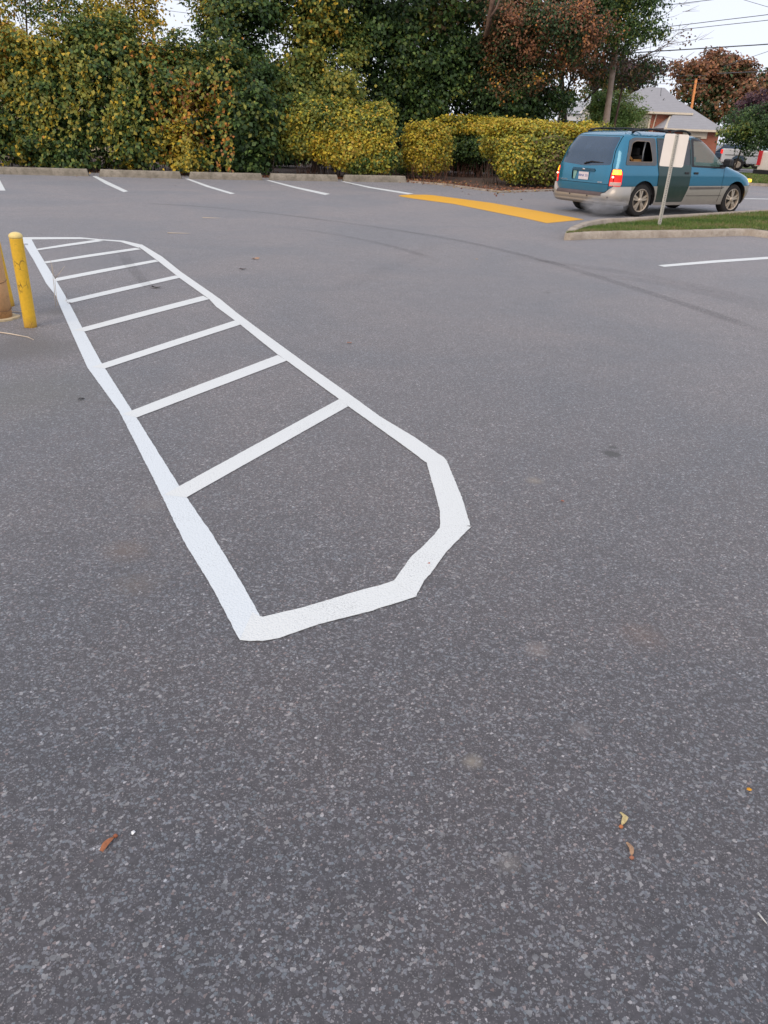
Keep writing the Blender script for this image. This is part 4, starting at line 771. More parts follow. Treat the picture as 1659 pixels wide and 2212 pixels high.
def glassm(name, tint, alpha, rough=.03):
    M, nt, nd, ln, b = newmat(name); b.inputs['Base Color'].default_value = (*tint, 1); b.inputs['Roughness'].default_value = rough; b.inputs['Specular IOR Level'].default_value = .8; b.inputs['Coat Weight'].default_value = .4
    n_ = noise(nt, 5, 2, .5, objc(nt)); ln.new(ramp(nt, n_, [(.3, alpha*.93), (.7, min(1, alpha*1.05))]), b.inputs['Alpha']); return M
M_priv = glassm('dark_privacy_glass', (.016, .045, .090), 1.0, .09); M_door_glass = glassm('green_tint_glass', (.16, .30, .27), .42, .03); M_slide_glass = glassm('dark_side_glass', (.010, .014, .020), .97, .05)
M_alloy = simple('alloy_wheel', (.52, .44, .35), .38, .55, var=.15, scale=20); M_alloy_d = simple('wheel_recess', (.05, .045, .04), .7)
vg = np.array(G(1378, 468.5)); HEAD = radians(31)
vb = vg[:2]+np.array([-sin(HEAD), cos(HEAD)])*.93      # from outer face of the right rear tyre to the axle centre
van = thing('minivan', 'teal blue minivan with a dark green sliding door and silver cladding beside the grass island', 'van', (vb[0], vb[1], 0), HEAD)
def arch(cx, r=.395, z=.335, n=18, a0=-20, a1=200): return [(cx+r*cos(radians(a0+(a1-a0)*k/n)), z+r*1.02*sin(radians(a0+(a1-a0)*k/n))) for k in range(n+1)]
ar = arch(0); af = arch(3.07)
zs = [.2+i*(1.69-.2)/50 for i in range(51)]
slx = lambda z: xr(z)+RC*.30
flx = lambda z: xf(z)-RF*.30
outline = [(slx(z), z) for z in zs]+[(flx(z), z) for z in reversed(zs)]
# keep the chart below the wheel line trimmed by sill height
sill = [(-2, 0), (6, 0), (6, .235), (-2, .235)]
quarter_open = rp([(-.55, 1.115), (.165, 1.115), (.10, 1.50), (-.30, 1.505), (-.42, 1.46)], .05)
quarter_frame = rp([(-.64, 1.04), (.30, 1.04), (.28, 1.575), (-.34, 1.575), (-.50, 1.52)], .05)
quarter_trim = rp([(-.565, 1.10), (.175, 1.10), (.11, 1.517), (-.31, 1.522), (-.432, 1.475)], .05)
slide_door = rp([(.44, .30), (1.30, .30), (1.41, .62), (1.41, 1.585), (.33, 1.585), (.33, 1.08), (.38, .9), (.40, .62)], .03)
slide_glass = rp([(.35, 1.06), (1.37, 1.06), (1.37, 1.56), (.35, 1.56)], .04)
fdoor_glass = rp([(1.49, 1.06), (2.44, 1.04), (2.50, 1.08), (2.22, 1.40), (1.98, 1.545), (1.49, 1.555)], .035)
fdoor_frame = rp([(1.425, 1.025), (2.50, 1.00), (2.66, 1.05), (2.30, 1.44), (2.02, 1.585), (1.425, 1.60)], .035)
seam_f = [(2.50, .30), (2.512, .30), (2.542, .60), (2.542, 1.02), (2.530, 1.02), (2.530, .60)]
tail_side = [(-2, .625), (-.735, .625), (-.715, .66), (-.725, .90), (-.77, .96), (-2, .96)]
rub_rear = rp([(-.80, .555), (-.50, .555), (-.44, .585), (-.44, .60), (-.80, .60)], .01)
rub_front = rp([(1.45, .565), (2.56, .575), (2.62, .615), (1.45, .610)], .01)
crease1 = rp([(1.40, .425), (2.58, .425), (2.58, .436), (1.40, .436)], .003)
clad = [(-3, .0), (6, .0), (6, .64), (2.80, .64), (1.6, .635), (.4, .63), (-.4, .62), (-.6, .62), (-3, .62)]
head_side = [(3.62, .70), (6, .70), (6, .80), (3.72, .80)]
seam_roof = [(-.4, 1.60), (1.9, 1.60), (1.9, 1.609), (-.4, 1.609)]
seam_q = [(.43, .30), (.44, .30), (.44, .62), (.43, .62)]
regs = [('void', sill), ('void', ar), ('void', af), ('open', quarter_open), ('quarter_window_trim', quarter_trim), ('quarter_window_frame', quarter_frame),
        ('sliding_door_glass', slide_glass), ('sliding_door', slide_door), ('door_glass', fdoor_glass), ('door_frame', fdoor_frame), ('seam', seam_f), ('seam', seam_roof), ('tail', tail_side),
        ('rub', rub_rear), ('rub', rub_front), ('rub', crease1), ('head', head_side), ('cladding', clad), ('body', [(-9, -9), (9, -9), (9, 9), (-9, 9)])]
vo, out = chart(outline, regs)
OFF = {'quarter_window_trim': .012, 'quarter_window_frame': .008, 'sliding_door': .010, 'sliding_door_glass': .004, 'door_glass': -.004, 'door_frame': .002, 'seam': -.012, 'cladding': .014, 'rub': .022, 'head': .004, 'tail': .012, 'body': 0}
def compact(V, F):
    ids = sorted({i for f in F for i in f}); mp = {i: k for k, i in enumerate(ids)}; return [V[i] for i in ids], [tuple(mp[i] for i in f) for f in F]
out_open = out.get('open', []); bodymb = MB(); cladmb = MB(); parts = {}
for sgn in (-1, 1):
    for nm, fs in out.items():
        if nm in ('void', 'open'): continue
        V, F = extract(vo, fs, lambda x, z: (x, sgn*side_y(x, z, OFF[nm]), z), sgn > 0)
        V, F = V, F
        if nm in ('body', 'seam') : (bodymb if nm == 'body' else parts.setdefault('seam', MB())).add(V, F)
        elif nm in ('cladding',): cladmb.add(V, F)
        elif nm == 'rub':
            import collections
            cen = lambda f: (sum(V[i][0] for i in f)/3 < .5, sum(V[i][2] for i in f)/3 < .5)
            for key in {cen(f) for f in F}: parts.setdefault(('rub', sgn, key), MB()).add(*compact(V, [f for f in F if cen(f) == key]))
        else: parts.setdefault((nm, sgn), MB()).add(V, F)
# ---- rear chart (y, z)
N_ = 50
outl = [(-rear_lim_y(z), z) for z in zs]+[(rear_lim_y(z), z) for z in reversed(zs)]
gl = rp([(-.75, 1.03), (0, .985), (.75, 1.03), (.66, 1.545), (.63, 1.575), (-.63, 1.575), (-.66, 1.545)], .05)
gate_seam = [(-.80, .53), (-.70, .47), (.70, .47), (.80, .53), (.81, .96), (.785, 1.03), (.68, 1.60), (-.68, 1.60), (-.785, 1.03), (-.81, .96)]
def shrink(poly, k): cx, cz = 0, 1.08; return [(cx+(x-cx)*k, cz+(z-cz)*k) for x, z in poly]
low_seam = [(-.8, .645), (.8, .645), (.8, .655), (-.8, .655)]
recess = rp([(-.34, .70), (.34, .70), (.36, .895), (-.36, .895)], .03)
handle = rp([(-.37, .89), (.37, .89), (.33, .94), (-.33, .94)], .015)
tailr = [[(s*.815, .625), (s*3, .625), (s*3, .96), (s*.855, .96), (s*.825, .93), (s*.81, .67)] for s in (-1, 1)]
regs2 = [('void', [(-2, 0), (2, 0), (2, .235), (-2, .235)]), ('rear_glass', gl), ('handle', handle), ('recess', recess), ('tail-1', tailr[0]), ('tail1', tailr[1]), ('seam', low_seam), ('gate', shrink(gate_seam, .985)), ('seam', gate_seam),
         ('cladding', [(-2, .2), (2, .2), (2, .47), (-2, .47)]), ('body', [(-9, -9), (9, -9), (9, 9), (-9, 9)])]
vo2, out2 = chart(outl, regs2)
OFF2 = {'rear_glass': .006, 'recess': -.03, 'gate': .006, 'seam': -.012, 'body': 0, 'cladding': .0, 'tail-1': .012, 'tail1': .012, 'handle': .022}
gate = MB()
for nm, fs in out2.items():
    if nm == 'void': continue
    V, F = extract(vo2, fs, lambda y, z: (rear_x(y, z, OFF2[nm]), y, z), True)
    tgt = {'body': bodymb, 'cladding': cladmb, 'gate': gate, 'recess': gate, 'seam': parts['seam']}.get(nm)
    if nm.startswith('tail'): tgt = parts[('tail', int(nm[4:]))]
    if tgt is None: tgt = parts.setdefault(nm, MB())
    tgt.add(V, F)
# ---- front loft: bumper, hood, windshield, and roof cap
def loft(z0, z1, nz, off=0, ny=28):
    mb = MB()
    for i in range(nz+1):
        z = z0+(z1-z0)*i/nz; lim = hw(z)-RFY*corner(.70)
        for k in range(ny+1): y = -lim+2*lim*k/ny; mb.v.append((front_x(y, z, off), y, z))
    mb.f = [((ny+1)*i+k, (ny+1)*i+k+1, (ny+1)*(i+1)+k+1, (ny+1)*(i+1)+k) for i in range(nz) for k in range(ny)]; return mb
h_ = loft(.645, 1.10, 30); bodymb.add(h_.v, h_.f); h_ = loft(.235, .645, 12, .012); cladmb.add(h_.v, h_.f); h_ = loft(1.59, 1.69, 8); bodymb.add(h_.v, h_.f)
ws = loft(1.10, 1.59, 16, -.002)
roof = MB(); zt = 1.69; ring = []
for k in range(25): y = -rear_half(zt)+2*rear_half(zt)*k/24; ring.append((rear_x(y, zt), y))
nx = 20; a0 = slx(zt); a1 = flx(zt)
grid = []; NXR = 24; NYR = 16
for i in range(NXR+1):
    row = []
    for k in range(NYR+1):
        u = -1+2*k/NYR; w_ = hw(zt); y = u*w_*.985
        xb = rear_x(y, zt); xe = front_x(y, zt); x = xb+(xe-xb)*i/NXR; row.append((x, y, zt+.018*(1-u*u)*min(1, 4*i/NXR, 4*(NXR-i)/NXR)-.001))
    grid += row
roof.v = grid; roof.f = [((NYR+1)*i+k, (NYR+1)*(i+1)+k, (NYR+1)*(i+1)+k+1, (NYR+1)*i+k+1) for i in range(NXR) for k in range(NYR)]
bodymb.add(roof.v, roof.f)
o = bodymb.build('body', M_teal, van, True)
o = cladmb.build('cladding', M_silver, van, True)
gate_o = gate.build('tailgate', M_teal, van, True)
parts['rear_glass'].build('rear_window', M_priv, van, True); parts['handle'].build('gate_handle', simple('teal_handle', (.015, .07, .12), .4), gate_o, True)
parts['seam'].build('panel_gap', M_black, van, True); M_mo = simple('grey_moulding', (.13, .115, .105), .6)
for k_ in [k for k in parts if k[0] == 'rub']: parts[k_].build('side_moulding', M_mo, van, True)
ws.build('windshield', M_door_glass, van, True)
for sgn in (-1, 1):
    q = parts[('quarter_window_frame', sgn)].build('quarter_window', M_grey, van, True); parts[('quarter_window_trim', sgn)].build('window_trim', simple('tan_trim', (.20, .16, .13), .6), q, True)
    if sgn > 0:
        V, F = extract(vo, out_open, lambda x, z: (x, side_y(x, z, .004), z), True); MB().add(V, F).build('pane', M_slide_glass, q, True)
    d = parts[('sliding_door', sgn)].build('sliding_door', M_dkgreen if sgn < 0 else M_teal, van, True)
    if sgn < 0: d['label'] = 'dark green replacement sliding door'
    parts[('sliding_door_glass', sgn)].build('window', M_slide_glass, d, True)
    f_ = parts[('door_frame', sgn)].build('front_window', M_black, van, True); parts[('door_glass', sgn)].build('pane', M_door_glass, f_, True)
    parts[('head', sgn)].build('headlight', simple('headlight_lens', (.5, .5, .5), .1, .3), van, True)
    # door handles
    y = lambda x, z, o=.03: sgn*side_y(x, z, o)
    for x0, z0, m_ in ((1.27, .90, M_black), (1.58, .90, M_black)):
        mb = MB(); mb.box((x0, y(x0, z0, .012), z0), (.13, .03, .045)); bevel(mb.build('door_handle', m_, van), .008)
    # mirror
    mb = MB(); mb.box((2.40, sgn*(side_y(2.40, 1.08)+.05), 1.06), (.06, .14, .05)); mb.build('mirror_arm', M_black, van)
    mb = MB(); mb.box((2.44, sgn*(side_y(2.40, 1.08)+.165), 1.13), (.11, .22, .17)); mo = bevel(mb.build('mirror', M_black, van), .04, 4)
# tail lamps: body red lens, amber lit top, brake bulb, clear reversing lamp
M_red = emit('red_tail_lens', (1, .02, .01), .85, (.5, .01, .01)); M_amber = emit('lit_amber_indicator', (1, .50, .03), 2.6, (.8, .3, .02)); M_brake = emit('brake_bulb', (1, .35, .25), 4.0, (.9, .3, .2)); M_clear = simple('reversing_lens', (.62, .45, .40), .15, var=.1)
for sgn in (-1, 1):
    tl = parts[('tail', sgn)].build('tail_light', M_red, van, True)
    tp = parts[('tail', sgn)]; MB().add([(v[0]+.03, v[1]*.975, v[2]) for v in tp.v], tp.f).build('lamp_housing', M_black, tl)
    def lens(z0, z1, y0, xs, off, nm, mat):
        mb = MB(); cols_ = []
        for i in range(7):
            z = z0+(z1-z0)*i/6; c_ = []
            for k in range(7): yy = y0+(rear_lim_y(z)-y0)*k/6; c_.append((rear_x(yy, z, off), sgn*yy, z))
            for k in range(1, 7): xx = slx(z)+(xs-slx(z))*k/6; c_.append((xx, sgn*side_y(xx, z, off), z))
            cols_ += c_
        mb.v = cols_; mb.f = [(13*i+k, 13*i+k+1, 13*(i+1)+k+1, 13*(i+1)+k) for i in range(6) for k in range(12)]; mb.build(nm, mat, tl, True)
    lens(.85, .945, .845, -.76, .019, 'indicator_lens', M_amber); lens(.635, .705, .83, -.735, .019, 'reversing_lens', M_clear)
    z = .80; yy = rear_lim_y(z)-.01; c_ = (rear_x(yy, z, .016), sgn*yy, z); MB().lathe([(.004, -.02), (.022, -.012), (.026, 0), (.02, .014), (.004, .022)], c_, 'z', 10).build('brake_bulb', M_brake, tl, True)
    mb = MB(); z = .73; yy = hw(z)-.16; mb.box((front_x(yy, z)-.02, sgn*yy, z+.02), (.09, .15, .07)); bevel(mb.build('front_indicator', M_amber, van), .02)
# rear bumper: swept profile around the tail
def path_pts(z, off):
    pts = []
    for k in range(7): x = -.40+(slx(z)-(-.40))*k/6; pts.append((x, -side_y(x, z, off)))
    for k in range(1, 31): y = -rear_lim_y(z)+2*rear_lim_y(z)*k/30; pts.append((rear_x(y, z, off), y*(1+off*.8)))
    for k in range(5, -1, -1): x = -.40+(slx(z)-(-.40))*k/6; pts.append((x, side_y(x, z, off)))
    return pts
def smooth2(p): 
    a = np.array(p)
    for _ in range(3): a[1:-1] = (a[:-2]+2*a[1:-1]+a[2:])/4
    return a
mb = MB(); prof = [(.245, .0), (.26, .03), (.28, .045), (.31, .062), (.322, .055), (.34, .078), (.41, .088), (.445, .086), (.465, .075), (.475, .04), (.48, -.03)]
zref = .5; P0 = smooth2(path_pts(zref, 0)); T_ = np.gradient(P0, axis=0); T_ /= np.linalg.norm(T_, axis=1, keepdims=True); Q = np.c_[-T_[:, 1], T_[:, 0]]
if (Q[len(Q)//2, 0] > 0): Q = -Q
K = len(P0)
ev = np.ones(K); 
for i in range(K): 
    x = P0[i, 0]; ev[i] = .35+.65*min(1, max(0, (-.45-x)/.3))
for z, off in prof:
    for i in range(K): p = P0[i]+Q[i]*off*ev[i]; mb.v.append((p[0], p[1], z+(.14*max(0, min(1, (abs(P0[i, 1])-.74)/.12)) if z > .455 else 0)))
mb.f = [(K*i+k, K*i+k+1, K*(i+1)+k+1, K*(i+1)+k) for i in range(len(prof)-1) for k in range(K-1)]
bump_o = mb.build('rear_bumper', M_silver, van, True)
mb = MB()
for i in range(31):
    y = -.70+1.4*i/30; x = rear_x(y, .5); mb.v += [(x-.093, y, .418), (x-.092, y, .440), (x-.080, y, .472), (x-.066, y, .486), (x+.03, y, .492)]
mb.f = [(5*i+k, 5*i+k+1, 5*i+k+6, 5*i+k+5) for i in range(30) for k in range(4)]; mb.build('step_pad', M_pad, bump_o, True)
for y in (-.86, .86, -.3, .25): MB().lathe([(.016, -.006), (.016, .004)], (rear_x(y, .48)-.09, y, .40), 'x', 10).build('bumper_plug', M_black, bump_o)
# plate, badge, wiper
t_ = Matrix.Rotation(0, 4, 'X'); px_ = rear_x(0, .79, -.03)-.012
mb = MB(); mb.prism(rrect(.305, .155, .012, 4, .0, .785), 'x', px_-.004, px_); pl_ = mb.build('number_plate', simple('plate_white', (.72, .66, .70), .4, var=.06), van)
def txt(s, size, loc, mat, parent, name='lettering', depth=.001, ax='rear'):
    cu = bpy.data.curves.new(name, 'FONT'); cu.body = s; cu.size = size; cu.align_x = 'CENTER'; cu.align_y = 'CENTER'; cu.extrude = depth; o = bpy.data.objects.new(name, cu); C.objects.link(o); dg = bpy.context.evaluated_depsgraph_get()
    me = bpy.data.meshes.new_from_object(o.evaluated_get(dg)); bpy.data.objects.remove(o); me.materials.clear(); me.materials.append(mat); o = bpy.data.objects.new(name, me); C.objects.link(o); o.parent = parent; o.location = loc
    o.rotation_euler = (pi/2, 0, -pi/2); return o
M_ink = simple('plate_ink', (.10, .14, .38), .5)
txt('BBNK 331', .07, (px_-.006, 0, .788), M_ink, pl_); M_chrome = simple('chrome', (.7, .7, .72), .15, .9, var=.05)
txt('WINDSTAR', .045, (rear_x(.5, .68)-.010, .58, .685), M_chrome, van, 'badge_lettering')
mb = MB(); mb.lathe([(.001, -.004), (.045, -.004), (.045, .004), (.001, .004)], (0, 0, 0), 'x', 20); o = mb.build('oval_badge', M_chrome, van, True, (rear_x(0, .93, .028), 0, .917)); o.scale = (1, 1, .45)
mb = MB(); mb.box((0, 0, 0), (.01, .14, .022)); o = mb.build('trim_badge', M_chrome, van, False, (rear_x(-.58, .68)-.010, -.56, .685))
mb = MB(); mb.tube([(rear_x(-.02, 1.03, .02), .02, 1.03), (rear_x(-.2, 1.07, .035), -.2, 1.085), (rear_x(-.42, 1.09, .03), -.42, 1.075)], [.016, .012, .008], 6); mb.tube([(rear_x(-.05, 1.06, .02), -.02, 1.06), (rear_x(-.52, 1.07, .016), -.52, 1.07)], .008, 5); mb.build('rear_wiper', M_black, van, True)
mb = MB(); mb.prism([(.27, .71), (.33, .71), (.34, .88), (.22, .88)], 'x', rear_x(.3, .79)+.022, rear_x(.3, .79)+.025); mb.build('sticker', simple('pale_green_sticker', (.22, .42, .38), .5), gate_o)
# roof rails
for sgn in (-1, 1):
    for x0, x1 in ((-.30, .80), (.88, 1.50)):
        mb = MB(); pts = []
        for k in range(15): t = k/14; x = x0+(x1-x0)*t; pts.append((x, sgn*.66, 1.672+.075*sin(pi*t)**.45))
        mb.tube(pts, [.020 if 1 < k < 13 else .03 for k in range(15)], 7); mb.build('roof_rail', M_black, van, True)
for x in (.05, 1.25):
    mb = MB(); mb.tube([(x, -.66, 1.735), (x, -.3, 1.752), (x, .3, 1.752), (x, .66, 1.735)], .016, 6); mb.build('cross_bar', M_black, van, True)
# underbody and cabin
mb = MB(); mb.box((1.3, 0, .30), (4.1, 1.5, .10)); mb.box((-.62, -.35, .30), (.55, .5, .12)); mb.build('underbody', M_black, van)
mb = MB()
for cx in (0, 3.07):
    for sgn in (-1, 1):
        mb = MB(); n = 14; b0 = 0
        for k in range(n+1):
            a = radians(-15+210*k/n); zz = .335+.40*sin(a); mb.v += [(cx+.39*cos(a), sgn*(side_y(cx+.39*cos(a), max(zz, .25))-.004), zz), (cx+.40*cos(a), sgn*.62, .335+.41*sin(a))]
        mb.f += [(b0+2*k, b0+2*k+1, b0+2*k+3, b0+2*k+2) for k in range(n)]; mb.add([(cx-.39, sgn*.62, .2), (cx+.39, sgn*.62, .2), (cx+.39, sgn*.62, .74), (cx-.39, sgn*.62, .74)], [(0, 1, 2, 3)]); mb.build('wheel_well', M_black, van)
M_seat = simple('dark_seat_fabric', (.012, .012, .014), .9); mb = MB(); mb.box((1.0, 0, .42), (3.3, 1.7, .06)); 
mb.box((1.0, .88, .75), (3.3, .02, .62)); mb.box((1.0, -.88, .75), (3.3, .02, .62)); mb.box((.35, .70, 1.25), (1.75, .02, .60)); mb.box((-.76, 0, .72), (.02, 1.5, .6)); mb.box((2.62, 0, .98), (.35, 1.55, .22)); mb.build('cabin_lining', M_seat, van)
mb = MB(); mb.box((.75, 0, 1.62), (2.2, 1.38, .02)); mb.build('headliner', simple('dark_headliner', (.06, .055, .05), .9), van)
mb = MB(); mb.box((1.02, .25, 1.10), (.12, 1.15, .86), Matrix.Rotation(radians(-8), 4, 'Y')); bevel(mb.build('bench_back', M_seat, van), .04)
for x0, ys in ((.25, (-.45, 0, .45)), (1.1, (-.42, .42)), (1.95, (-.42, .42))):
    for y0 in ys:
        mb = MB(); mb.box((x0+.2, y0, .62), (.5, .44, .18)); mb.box((x0-.08, y0, .93), (.14, .44, .6), Matrix.Rotation(radians(-12), 4, 'Y')); mb.box((x0-.17, y0, 1.30), (.09, .26, .16)); bevel(mb.build('seat', M_seat, van), .03)
mb = MB(); mb.tube([(2.25+.12*cos(a)*.4, .42+.18*sin(a), 1.04+.18*cos(a)) for a in [2*pi*k/24 for k in range(25)]], .014, 6); mb.build('steering_wheel', M_black, van, True)
mb = MB(); mb.box((-.22, -.60, 1.20), (.42, .03, .05), Matrix.Rotation(radians(35), 4, 'Y')); mb.box((-.02, -.62, 1.125), (.24, .10, .05)); mb.build('cargo', simple('orange_tan_timber', (.40, .20, .06), .7), van)
mb = MB(); mb.tube([(.12, -.68, 1.50), (.10, -.70, 1.46), (.06, -.72, 1.3), (.05, -.74, 1.12)], [.035, .022, .016, .014], 6); mb.build('seat_belt', simple('grey_belt', (.30, .32, .34), .6), van, True)
# wheels
def wheel(cx, sgn):
    t_r = .335; yc = sgn*.815; w = .11
    prof = [(.225, -w), (.29, -w), (.322, -w+.015), (.335, -w+.04), (.335, w-.04), (.322, w-.015), (.29, w), (.225, w)]
    mb = MB(); mb.lathe(prof, axis='y', n=48, capend=False); ty = mb.build('wheel', M_rub, van, True, (cx, yc, t_r)); 
    mb = MB(); mb.lathe([(.228, -w+.01), (.236, -w-.004), (.228, -w-.008), (.216, -w+.002), (.21, -w+.05), (.20, w)], axis='y', n=48, capend=False); 
    ys = -w-.004
    for k in range(5):
        a0 = 2*pi*k/5+.3
        for da in (-.17, .17):
            a = a0+da; d = Vector((cos(a), 0, sin(a))); q = Vector((-sin(a), 0, cos(a)))
            b_ = Vector((0, ys+.012, 0)); vs = [b_+d*.045-q*.017, b_+d*.045+q*.017, b_+Vector((0, .006, 0))+d*.222+q*.022, b_+Vector((0, .006, 0))+d*.222-q*.022]; vs2 = [v+Vector((0, .03, 0)) for v in vs]
            mb.add(vs+vs2, [(0, 1, 2, 3), (7, 6, 5, 4), (0, 4, 5, 1), (1, 5, 6, 2), (3, 2, 6, 7), (0, 3, 7, 4)])
    mb.lathe([(.001, ys-.006), (.03, ys-.004), (.05, ys+.004), (.062, ys+.02)], axis='y', n=20, capend=False)
    ri = mb.build('rim', M_alloy, ty, False); MB().lathe([(.001, -w+.055), (.215, -w+.055)], axis='y', n=32, capend=False).build('brake_disc', M_alloy_d, ty)
    if sgn > 0: ty.rotation_euler = (0, 0, pi)
    return ty
for cx in (0, 3.07):
    for s in (-1, 1): wheel(cx, s)
# exhaust smoke drifting under the rear bumper
Mv, nt, nd, ln, b_ = newmat('exhaust_smoke'); nd.remove(b_); vol = nt.nodes.new('ShaderNodeVolumePrincipled'); oc = objc(nt); ln.new(vol.outputs[0], nd['Material Output'].inputs['Volume'])
vol.inputs['Color'].default_value = (.85, .85, .88, 1); ld = nt.nodes.new('ShaderNodeVectorMath'); ld.operation = 'LENGTH'; ln.new(oc, ld.inputs[0])
n_ = noise(nt, 2.2, 4, .6, oc, .5); fall = math_(nt, 'SUBTRACT', 1.0, ld.outputs['Value'], clamp=True)
ln.new(math_(nt, 'MULTIPLY', math_(nt, 'MULTIPLY', fall, ramp(nt, n_, [(.35, 0.), (.65, 1.)])), 13.0), vol.inputs['Density'])
mb = MB(); mb.lathe([(.01, -1), (.5, -.86), (.86, -.5), (1, 0), (.86, .5), (.5, .86), (.01, 1)], n=20); 
gs = P(1305, 448, 17.9); o = mb.build('exhaust_smoke', Mv, None, True, tuple(gs)); o.scale = (.55, .35, .22); o.location.z = .24; tag(o, 'thin grey exhaust smoke puffing below the rear bumper of the blue van', 'smoke', kind='stuff')
# ================================================================ houses
M_brick = None
def brickm(name, c1, c2):
    M, nt, nd, ln, b = newmat(name); oc = objc(nt); sx = nt.nodes.new('ShaderNodeSeparateXYZ'); ln.new(oc, sx.inputs[0]); cb = nt.nodes.new('ShaderNodeCombineXYZ'); ln.new(math_(nt, 'ADD', sx.outputs[0], sx.outputs[1]), cb.inputs[0]); ln.new(sx.outputs[2], cb.inputs[1])
    br = nt.nodes.new('ShaderNodeTexBrick'); ln.new(cb.outputs[0], br.inputs['Vector']); br.inputs['Scale'].default_value = 1; br.inputs['Brick Width'].default_value = .22; br.inputs['Row Height'].default_value = .075; br.inputs['Mortar Size'].default_value = .008
    br.inputs['Color1'].default_value = (*c1, 1); br.inputs['Color2'].default_value = (*c2, 1); br.inputs['Mortar'].default_value = (.30, .25, .21, 1)
    ln.new(mix(nt, ramp(nt, noise(nt, 1.5, 4, .6, oc), [(.35, 0.), (.7, .3)]), br.outputs[0], tuple(x*.6 for x in c1)), b.inputs['Base Color']); b.inputs['Roughness'].default_value = .9; return M
M_brick = brickm('red_brick', (.42, .115, .055), (.33, .085, .045))
def shingle(name, c):
    M, nt, nd, ln, b = newmat(name); oc = objc(nt); sx = nt.nodes.new('ShaderNodeSeparateXYZ'); ln.new(oc, sx.inputs[0])
    row = math_(nt, 'FRACT', math_(nt, 'MULTIPLY', sx.outputs[2], 9.0)); n1 = noise(nt, 3, 5, .7, oc); n2 = noise(nt, 25, 3, .7, oc)
    cc = mix(nt, n1, tuple(x*.8 for x in c), tuple(x*1.15 for x in c)); cc = mix(nt, ramp(nt, n2, [(.4, .25), (.6, 0.)]), cc, tuple(x*.6 for x in c)); cc = mix(nt, math_(nt, 'MULTIPLY', math_(nt, 'LESS_THAN', row, .16), .35), cc, tuple(x*.5 for x in c))
    ln.new(cc, b.inputs['Base Color']); b.inputs['Roughness'].default_value = .9; return M
M_roof = shingle('grey_shingles', (.33, .33, .35)); M_trim = simple('cream_trim', (.68, .60, .48), .6, var=.08); M_white_t = simple('white_siding', (.72, .74, .78), .6, var=.06); M_dkwin = glassm('dark_window', (.03, .035, .04), 1, .05); M_curt = simple('curtained_window', (.36, .35, .28), .5, var=.15)
HY = 62.0
hb = P(1434, 300, HY); hb[2] = 0; B = np.array(hb); house = thing('house', 'red brick bungalow with a pale grey hipped roof and cream gutters behind the utility pole', 'house', tuple(hb))
def X(x, y=250, Y=HY): return float(P(x, y, Y)[0]-B[0])
def Z(x, y, Y=HY): return float(P(x, y, Y)[2])
xl, xm, xe = X(1340), X(1494, 244), X(1573, 258)
ze = Z(1434, 242); zr = Z(1420, 188.5, HY+4.5); zw = Z(1490, 279, HY-2.5); 
# main block walls and roof (depth 0..9)
def walls(x0, x1, y0, y1, z1, mat, par, name='wall'):
    mb = MB(); t_ = .2
    mb.box(((x0+x1)/2, y0+t_/2, z1/2), (x1-x0, t_, z1)); mb.box(((x0+x1)/2, y1-t_/2, z1/2), (x1-x0, t_, z1)); mb.box((x0+t_/2, (y0+y1)/2, z1/2), (t_, y1-y0-2*t_, z1)); mb.box((x1-t_/2, (y0+y1)/2, z1/2), (t_, y1-y0-2*t_, z1)); return mb.build(name, mat, par)
walls(xl, xm-.45, .4, 9, ze-.1, M_brick, house)
def hip(x0, x1, y0, y1, z0, z1, ridge_x0, ridge_x1, par, mat, th=.12):
    ym = (y0+y1)/2; mb = MB(); mb.add([(x0, y0, z0), (x1, y0, z0), (x1, y1, z0), (x0, y1, z0), (ridge_x0, ym, z1), (ridge_x1, ym, z1)], [(0, 1, 5, 4), (1, 2, 5), (2, 3, 4, 5), (3, 0, 4), (3, 2, 1, 0)]); r = mb.build('roof', mat, par)
    g_ = MB(); g_.box(((x0+x1)/2, y0-.05, z0-.06), (x1-x0+.2, .12, .13)); g_.box((x1+.05, (y0+y1)/2, z0-.06), (.12, y1-y0, .13)); g_.box((x0-.05, (y0+y1)/2, z0-.06), (.12, y1-y0, .13)); g_.build('gutter', M_trim, r)
    s_ = MB(); s_.box(((x0+x1)/2, (y0+y1)/2, z0-.14), (x1-x0-.05, y1-y0-.05, .03)); s_.build('soffit', M_trim, r); return r
r = hip(xl-.4, xm, 0, 9.4, ze, zr, X(1395, 188, HY+4.7), X(1436, 188, HY+4.7), house, M_roof)
# lower wing to the right and in front
wy = -2.5
walls(X(1462, 290, HY+wy), X(1561, 290, HY+wy)-.1, wy+.4, 6, zw-.12, M_brick, house)
xa, xb_ = X(1437, 278, HY+wy), X(1566, 281, HY+wy)
mb = MB(); zt_ = Z(1494, 226, HY+2.4)
mb.add([(xa, wy, zw), (xb_+.1, wy, zw), (xb_+.5, 6.4, zw), (xm-.3, 2.6, zt_+.25), (xm-.1, 2.6, zt_+.2), (xm-1.1, 1.0, ze-.03), (xa, 6.4, zw)], [(0, 1, 4, 5), (1, 2, 4), (2, 6, 3, 4), (0, 5, 3, 6)]); r2 = mb.build('roof', M_roof, house)
mb = MB(); mb.box(((xa+xb_)/2, wy-.05, zw-.06), (xb_-xa+.2, .12, .13)); mb.tube([(xa, wy-.03, zw), (xm-1.1, 1.0-.03, ze-.02)], .09, 4); mb.build('gutter', M_trim, r2)
mb = MB(); mb.box(((X(1461)+X(1512))/2, wy+.36, zw-.35), (X(1512)-X(1461), .08, .42)); mb.build('garage_header', M_trim, house)
